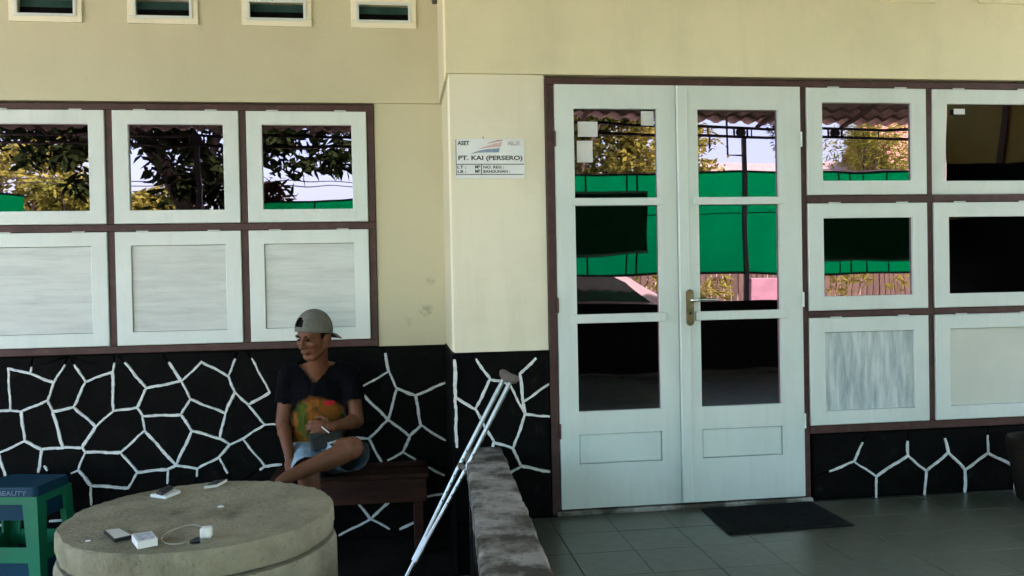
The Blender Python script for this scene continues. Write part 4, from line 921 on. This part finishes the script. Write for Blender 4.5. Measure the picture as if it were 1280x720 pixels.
for x in np.arange(-6, 8.3, 1.2):
    MB().tube([(x,YT+.1,ze(x)-.06),(x,.74,4.62)], .035, 4).build('rafter', TIMBER, pr_)
for t in (.15,.4,.65,.9):
    y = YT+(.8-YT)*t; MB().tube([(xa+.1,y,ze(xa)*(1-t)+4.8*t-.07),(xb-.1,y,ze(xb)*(1-t)+4.8*t-.07)], .022, 4).build('batten', TIMBER, pr_)
for dz in (-.07,-.20): MB().tube([(xa,YT,ze(xa)+dz),(xb,YT,ze(xb)+dz)], .022, 6).build('beam_chord', STEEL, pr_)
for x in np.arange(-6.4, 8.4, .62): MB().tube([(x,YT,ze(x)-.07),(x,YT,ze(x)-.20)], .010, 5).build('beam_web', STEEL, pr_)
for x in (-2.83,.9,4.60,5.96):
    c_ = (x,YT-.0,ze(x)-.135); mm = MB(); pts = [(x+.065*math.cos(t),YT,ze(x)-.135+.065*math.sin(t)) for t in np.linspace(0,2*math.pi,17)]
    mm.tube(pts, .013, 6); mm.cyl((x,YT-.012,c_[2]),(x,YT+.012,c_[2]),.062,n=16); mm.build('beam_roundel', STEEL, pr_)
    for dx in (-.10,.10): MB().tube([(x+dx,YT,ze(x)-.07),(x+dx,YT,ze(x)-.20)], .016, 5).build('beam_web', STEEL, pr_)
for x in (-6.4,-2.83,.7,4.64,7.5): MB().box(x-.03,x+.03,YT-.03,YT+.03,0,ze(x)-.222,.003).build('post', STEEL, pr_)
q0, q1 = RP(905,148,.03,YT), RP(905,195,.03,YT); q2 = RP(926,195,.03,YT)
MB().tube([q0,q1,q2], .014, 5).build('bracket', STEEL, pr_); q3, q4 = RP(884,172,.03,YT), RP(884,188,.03,YT); MB().tube([q3,q4], .014, 5).build('bracket', STEEL, pr_)
# black parapet of the porch
B('parapet', .5, 7.8, -6.42, -6.3, -.05, 1.19, BLACK)
o = bpy.data.objects['parapet']; setp(o, 'low black painted parapet wall along the outer edge of the porch', 'parapet')
# green shade cloth
TARP = translucent('green_shade_cloth', (.0,.58,.155), .68, (.0,.50,.13)); SEAM = mat('cloth_seam', (.004,.03,.015), rough=.8)
def cloth(x0, x1, zt0, zt1, zb0, zb1, label, seams):
    n = 60; m = MB(); vs = []; k = 10
    th = thing('shade_cloth', ((x0+x1)/2,YT-.06,min(zb0,zb1)), label, 'shade cloth', 'green cloths hung under the porch roof')
    f = lambda t, u: (x0+(x1-x0)*t, YT-.06+.03*math.sin(t*x1*2.2)*u+.012*math.sin(9*t*(x1-x0))*(1-u), (zt0+(zt1-zt0)*t)*(1-u)+(zb0+(zb1-zb0)*t)*u+.012*math.sin(t*14))
    for i in range(n+1):
        for j in range(k+1): vs.append(f(i/n,j/k))
    m.add(vs, [(i*(k+1)+j,i*(k+1)+j+1,(i+1)*(k+1)+j+1,(i+1)*(k+1)+j) for i in range(n) for j in range(k)], 0, True)
    m.build('cloth', TARP, th, False)
    for u in (0,1): MB().tube([np.array(f(t,u)) for t in np.linspace(0,1,41)], .016, 5).build('hem', SEAM, th)
    for s_ in seams:
        t = (s_-x0)/(x1-x0); MB().tube([np.array(f(t,u))+[0,.012,0] for u in np.linspace(0,1,7)], .012, 4).build('seam', SEAM, th)
    t_ = th; MB().tube([np.array(f(t,.42))+[0,.012,0] for t in np.linspace(0,1,41)], .008, 4).build('seam', SEAM, th)
sx_ = [RP(p,230,.03,YT)[0] for p in (733,783,795,1046,1060,1078,1108)]
cloth(.75, 7.45, 2.93, 2.95, 1.61, 1.52, 'long green shade cloth with dark hem hung between porch posts opposite the door', sx_)
cloth(-1.95, .65, 2.72, 2.76, 1.6, 1.62, 'short green shade cloth hung beside the mango tree opposite the left windows', [-1.2,-.3])
cloth(-7.2, -5.15, 3.25, 2.80, 1.6, 1.6, 'narrow green shade cloth at the outer end of the yard', [-6.2])
BAN = translucent('dark_banner', (.010,.12,.055), .6, (.006,.075,.035)); BANE = mat('banner_edge', (.03,.14,.07), rough=.7)
for (a, b, c_, d, lb) in ((690,241,808,317,'dark green banner hung on the green cloth opposite the left door leaf'),(1020,232,1165,322,'wide dark green banner hung on the green cloth opposite the windows right of the door')):
    p, q = RP(a,b,.03,YT+.05), RP(c_,d,.03,YT+.05)
    th = thing('banner', ((p[0]+q[0])/2,YT+.05,q[2]), lb, 'banner', 'banners on the cloth')
    B('panel', p[0], q[0], YT+.02, YT+.035, q[2], p[2], BAN, th); B('batten', p[0], q[0], YT+.036, YT+.05, q[2]-.03, q[2]+.004, BANE, th); B('batten', p[0], q[0], YT+.036, YT+.05, p[2]-.004, p[2]+.03, BANE, th)
# added side wall, lengthened to dim the right; black panel added for dark reflections
sw = thing('light_block_wall', (7.5,-5.3,ZP), 'added ochre wall blocking light at the outer porch corner, with added black lower panel', 'wall')
B('plaster', 7.45, 7.6, -6.28, -2.6, ZP, 3.7, mat('ochre_paint', (.32,.27,.06), (.25,.21,.045), rough=.8, scale=2), sw)
B('added_dark_panel', 7.40, 7.449, -6.2, -4.4, ZP, 2.22, BLACK, sw); B('batten', 7.41, 7.449, -5.2, -5.1, 2.222, 3.4, TIMBER, sw)  # black panel is added, only to turn the mirrored pane dark
# ---- trees: tapered trunk, limbs, leaf faces
def leaf_mesh(cents, size, asp, droop, mb_r):
    n = len(cents); d = mb_r.normal(size=(n,3)); d[:,2] = d[:,2]*.5-droop; d /= np.linalg.norm(d,axis=1)[:,None]
    r_ = np.cross(d, mb_r.normal(size=(n,3))); r_ /= np.linalg.norm(r_,axis=1)[:,None]; s_ = size*mb_r.uniform(.65,1.35,(n,1))
    up = np.cross(d, r_)
    a = cents; b = cents+d*s_*.5+r_*s_*asp*.5+up*s_*.05; c = cents+d*s_; e = cents+d*s_*.5-r_*s_*asp*.5+up*s_*.05
    v = np.stack([a,b,c,e],1).reshape(-1,3); f = np.arange(n*4).reshape(-1,4); return v, f
def tree(name, base, trunk, limbs, blobs, n, size, asp, droop, lmat, bmat, label, group='trees across the street', seed=1, fr=.07):
    r_ = np.random.default_rng(seed); th = thing(name, base, label, 'tree', group)
    m = MB(); m.tube(trunk, list(np.linspace(fr*1.6, fr*.8, len(trunk))), 10); m.build('trunk', bmat, th)
    for L_ in limbs: MB().tube(L_, list(np.linspace(fr*.7, fr*.15, len(L_))), 7).build('limb', bmat, th)
    cs = []
    tot = sum(b[1][0]*b[1][1]*b[1][2] for b in blobs)
    for c_, rad in blobs:
        k = int(n*rad[0]*rad[1]*rad[2]/tot)+8; nc = max(6, k//26)
        d = r_.normal(size=(nc,3)); d /= np.linalg.norm(d,axis=1)[:,None]; cc = np.array(c_)+d*np.array(rad)*r_.uniform(.45,1.05,(nc,1))
        q = cc[r_.integers(0,nc,k)]+r_.normal(size=(k,3))*np.array(rad)*.16; cs.append(q)
    cs = np.concatenate(cs); v, f = leaf_mesh(cs, size, asp, droop, r_)
    me = bpy.data.meshes.new('crown'); v = v-np.array(base); me.vertices.add(len(v)); me.vertices.foreach_set('co', v.ravel()); me.loops.add(f.size); me.loops.foreach_set('vertex_index', f.ravel().astype(np.int32))
    me.polygons.add(len(f)); me.polygons.foreach_set('loop_start', np.arange(0,f.size,4,dtype=np.int32)); me.update(calc_edges=True); me.validate(); me.materials.append(lmat)
    o = bpy.data.objects.new('crown', me); COL.objects.link(o); o.parent = th; return th
BARK = mat('bark', (.10,.075,.06), (.05,.04,.03), rough=.95, scale=8, stretch=(3,3,.6), bump=.6)
LM = translucent('mango_leaf', (.022,.035,.012), .25, (.014,.022,.008)); LR = translucent('young_mango_leaf', (.10,.03,.018), .3, (.03,.03,.01))
LG = translucent('golden_leaf', (.28,.26,.06), .35, (.12,.13,.025)); LP_ = translucent('palm_leaf', (.25,.26,.05), .35, (.12,.14,.03)); LD = translucent('dark_leaf', (.05,.06,.015), .3)
t1, t2 = RP(240,262,.8,-7.8), RP(178,160,.8,-7.8)
dv = (t2-t1)/(t2[2]-t1[2]); g0 = np.array([t1[0]+.25,-7.8,0]); top = t2+dv*1.3
q = lambda x, y, Y=-7.8: RP(x,y,.8,Y)
tree('mango_tree', tuple(g0), [g0, t1, t2, top], [[t1+(t2-t1)*.2, q(262,200), q(285,140), q(300,100)],[t2, q(110,175,-7.4), q(70,165,-7.2)],[t1+(t2-t1)*.1, q(330,185,-7.3), q(400,185,-7.2)]],
    [(q(75,180,-7.4),(.55,.5,.5)),(q(95,200,-7.4),(.35,.4,.42)),(q(170,150),(.9,.7,.5)),(q(240,205),(.62,.6,.8)),(q(262,235),(.42,.5,.5)),(q(225,190),(.6,.5,.5)),(q(345,195,-7.4),(.75,.6,.5)),(q(420,195,-7.4),(.55,.6,.35)),(q(385,170,-7.4),(1.2,.6,.4)),(q(230,90),(2.4,1.4,.9)),(q(60,120),(1.6,1.2,.7)),(q(420,110),(1.4,1.2,.7))],
    12000, .23, .34, .5, LM, BARK, 'dark leaning mango tree growing past the porch edge opposite the left windows', seed=3, fr=.13)
cb_ = q(352,236,-7.1); tree('mango_sapling', (cb_[0],-7.1,0), [(cb_[0],-7.1,0),(cb_[0]+.05,-7.1,1.5),tuple(cb_)], [[tuple(cb_),tuple(cb_+np.array([-.3,.05,.25]))]], [(cb_+np.array([-.1,0,-.02]),(.30,.3,.32))], 240, .18, .28, .6, LR, BARK, 'young mango sapling with reddish leaves beside the short green cloth', seed=5, fr=.02)
def simple_tree(px, py, Yg, Y, rx, rz, n, size, lm, label, seed, asp=.5, droop=.2, name='leafy_tree'):
    c_ = RP(px,py,Yg,Y); b = (c_[0],Y,0); tr = [(c_[0],Y,0),(c_[0]+.1,Y,c_[2]*.5),(c_[0]-.05,Y,c_[2])]
    r_ = np.random.default_rng(seed); bl = [(c_,(rx*.7,rx*.6,rz*.7))]
    lim = []
    for k in range(7):
        d = r_.normal(size=3); d /= np.linalg.norm(d); p = c_+d*np.array([rx*.75,rx*.5,rz*.7]); bl.append((p,(rx*.42,rx*.38,rz*.40))); lim.append([np.array(tr[1]), (np.array(tr[1])+p)/2+[0,0,.1], p])
    tree(name, b, tr, lim, bl, n, size, asp, droop, lm, BARK, label, seed=seed, fr=.09)
simple_tree(765,185,.03,-13,1.7,1.15,3600,.16,LG,'golden green leafy tree behind the green cloth opposite the left door leaf',11)
simple_tree(690,170,.03,-12,1.6,1.6,2400,.16,LD,'dark leafy tree standing behind the golden tree across the street',12)
simple_tree(1075,190,.03,-14,1.25,1.0,3600,.15,LP_,'yellow green fine leaved tree before the red tiled roof across the street',13,.22,.3)
simple_tree(985,165,.03,-16,.55,1.7,1500,.16,LD,'slim dark tree between the two house roofs across the street',14,.2,.3)
simple_tree(30,225,.8,-15,1.8,1.2,3600,.2,LG,'yellow leafy tree above the narrow green cloth',15,.4)
simple_tree(95,250,.8,-14,1.1,.6,1800,.17,LP_,'low golden bush crowned tree beyond the yard end',16,.45)
simple_tree(195,262,.8,-15,.85,.6,1800,.2,LG,'pale golden tree seen under the mango branches',17,.45)
simple_tree(855,185,.03,-18,1.2,1.2,1800,.18,LG,'small golden tree beside the grey roofed house',19,.45)
# plants behind the parapet
def plant(px, py, Y, h, n, label, seed, lm=LG):
    c_ = RP(px,py,.03,Y); r_ = np.random.default_rng(seed); th = thing('roadside_plant', (c_[0],Y,0), label, 'plant', 'plants along the fence')
    MB().tube([(c_[0],Y,0),(c_[0]+.03,Y,c_[2])], [.03,.015], 6).build('stem', mat('pale_bark', (.36,.27,.20), (.22,.16,.12), rough=.9), th)
    cs = np.array([c_[0],Y,c_[2]])+r_.normal(size=(n,3))*[.16,.16,h*.3]; v, f = leaf_mesh(cs, .22, .25, .1, r_); m = MB(); m.add(v, [list(x) for x in f]); m.build('foliage', lm, th, False)
plant(893,352,-9.5,.6,60,'yellowish potted shrub in front of the picket fence left part',21); plant(880,368,-9,.3,50,'low tufted plant at the foot of the picket fence',22); plant(815,350,-10,.7,70,'golden leaved shrub beside the parked car',23); plant(1045,352,-9.5,.6,60,'slim pale stemmed shrub opposite the window right of the door',24); plant(1070,345,-9,.5,40,'broad leaved yellow shrub under the wide banner',25); plant(1120,350,-9.5,.5,30,'thin shrub with a pale thick stem under the wide banner',26)
# picket fence and pink wall
fc = thing('picket_fence', (6.5,-11,0), 'weathered brown picket fence across the street', 'fence')
FW = mat('fence_wood', (.12,.08,.055), (.06,.042,.03), rough=.9, scale=4, stretch=(6,1,.6), rnd=.2); pm = MB().box(-.055,.055,-.012,.012,0,1.75,.004).mesh('picket', FW)
for i in range(64): o = inst('picket', pm, (4.2+.125*i,-11+random.uniform(-.01,.01),random.uniform(-.03,.03)), fc)
for z in (.4,1.4): B('fence_rail', 4.1,12.2,-11.05,-11.015,z,z+.07,FW,fc)
p, q = RP(935,346,.03,-10.2), RP(985,376,.03,-10.2); o = B('pink_wall', p[0], q[0]+.4, -10.35, -10.2, 0, p[2], mat('pink_plaster', (.30,.165,.20), rough=.8), None, .01); setp(o, 'low pink plastered wall before the picket fence', 'wall')
# parked car
c_ = RP(770,365,.03,-8.6); CP = mat('car_paint', (.50,.40,.40), (.47,.38,.38), rough=.25, coat=.6, metal=.2); CG = mat('car_glass', (.02,.02,.02), rough=.05, spec=.8); TY = mat('tyre', (.012,.012,.012), rough=.8)
car = thing('parked_car', (c_[0]-.6,-8.9,0), 'silver pink hatchback parked along the street beyond the porch', 'car'); X0 = c_[0]-2.6
prof = [(0,.35),(.02,.75),(.25,.95),(.95,1.42),(1.4,1.52),(2.2,1.50),(2.75,1.30),(3.35,.98),(4.0,.86),(4.15,.62),(4.15,.32),(3.75,.28),(.4,.28)]
def carx(u, v, t): return (X0+u, -8.9+t*(1-.16*max(0,(v-.9))/.6), v*1.17)
m = MB(); m.prism(prof, carx, -.82, .82); m.build('body', CP, car)
for s_ in (-1,1):
    for wn in ([(.55,1.0),(1.02,1.37),(1.42,1.44),(1.42,1.0)],[(1.5,1.0),(1.5,1.44),(2.15,1.43),(2.65,1.26),(3.0,1.0)]):
        mm = MB(); mm.prism(wn, lambda u,v,t: carx(u,v,t), s_*.80, s_*.87); mm.build('window', CG, car)
    for u in (.85,3.3):
        wy = -8.9+s_*.80; wh = MB().cyl((X0+u,wy-.1,.31),(X0+u,wy+.1,.31),.31,n=28).build('wheel', TY, car); MB().cyl((X0+u,wy-.105,.31),(X0+u,wy+.105,.31),.19,n=20).build('rim', ALU, wh)
    MB().ell((X0+4.08,-8.9+s_*.6,.72),(.06,.16,.08),None,12,8).build('headlight', WHITEP, car)
m = MB(); m.add([carx(2.78,1.30,-.68),carx(2.78,1.30,.68),carx(3.36,1.0,.72),carx(3.36,1.0,-.72)], [(0,1,2,3)]); m.build('windscreen', CG, car, False)
# houses across the street
RB = mat('red_tile_roof', (.42,.20,.14), (.24,.12,.09), rough=.9, scale=3, stretch=(1,1,14), bump=.4); RG = mat('grey_tile_roof', (.30,.25,.22), (.17,.14,.13), rough=.9, scale=3, stretch=(10,1,1), bump=.4)
def far_house(xc, y, wx, wy, zw, zr, rm, label):
    h = thing('neighbour_house', (xc,y,0), label, 'house', 'houses across the street')
    wl_ = B('wall', xc-wx/2, xc+wx/2, y-wy/2, y+wy/2, 0, zw, mat('far_plaster', (.55,.52,.46), rough=.8), h)
    m = MB(); m.prism([(y+wy/2+.7,zw-.25),(y,zr),(y-wy/2-.7,zw-.25),(y-wy/2-.7,zw-.15),(y,zr+.12),(y+wy/2+.7,zw-.15)], lambda u,v,t:(t,u,v), xc-wx/2-.5, xc+wx/2+.5); m.build('roof', rm, h)
    for dx in (-.25,.25): B('window', xc+wx*dx-.5, xc+wx*dx+.5, y+wy/2+.001, y+wy/2+.05, 1.0, 2.1, CG, h)
    B('door', xc-.45, xc+.45, y+wy/2+.001, y+wy/2+.05, 0, 2.1, TIMBER, h)
p = RP(940,207,.03,-20); far_house(p[0]+.6,-21,5.2,4.5,3.0,p[2]+.1,RG,'low house with grey brown roof behind the picket fence')
p = RP(1150,178,.03,-19); far_house(p[0]+1.6,-20,5.0,6.0,3.0,p[2]+.6,RB,'house with steep red tiled roof behind the fine leaved tree')
# power lines
for k, py in enumerate((222,228)):
    a, b = RP(-300,py,.8,-13), RP(1500,py-8,.8,-13); pts = [a*(1-t)+b*t-np.array([0,0,.5*4*t*(1-t)*.3]) for t in np.linspace(0,1,30)]
    setp(MB().tube(pts, .012, 5).build('power_line', STEEL), ('upper' if k == 0 else 'lower')+' black overhead power line running along the street', 'power line', 'power lines')
for x, lb in ((-12.5,'grey concrete power pole beyond the yard end'),(22,'grey concrete power pole beyond the red roofed house')):
    setp(MB().cyl((x,-13,0),(x,-13,7.0),.14,.09,n=12).build('power_pole', CEM), lb, 'power pole', 'power poles')
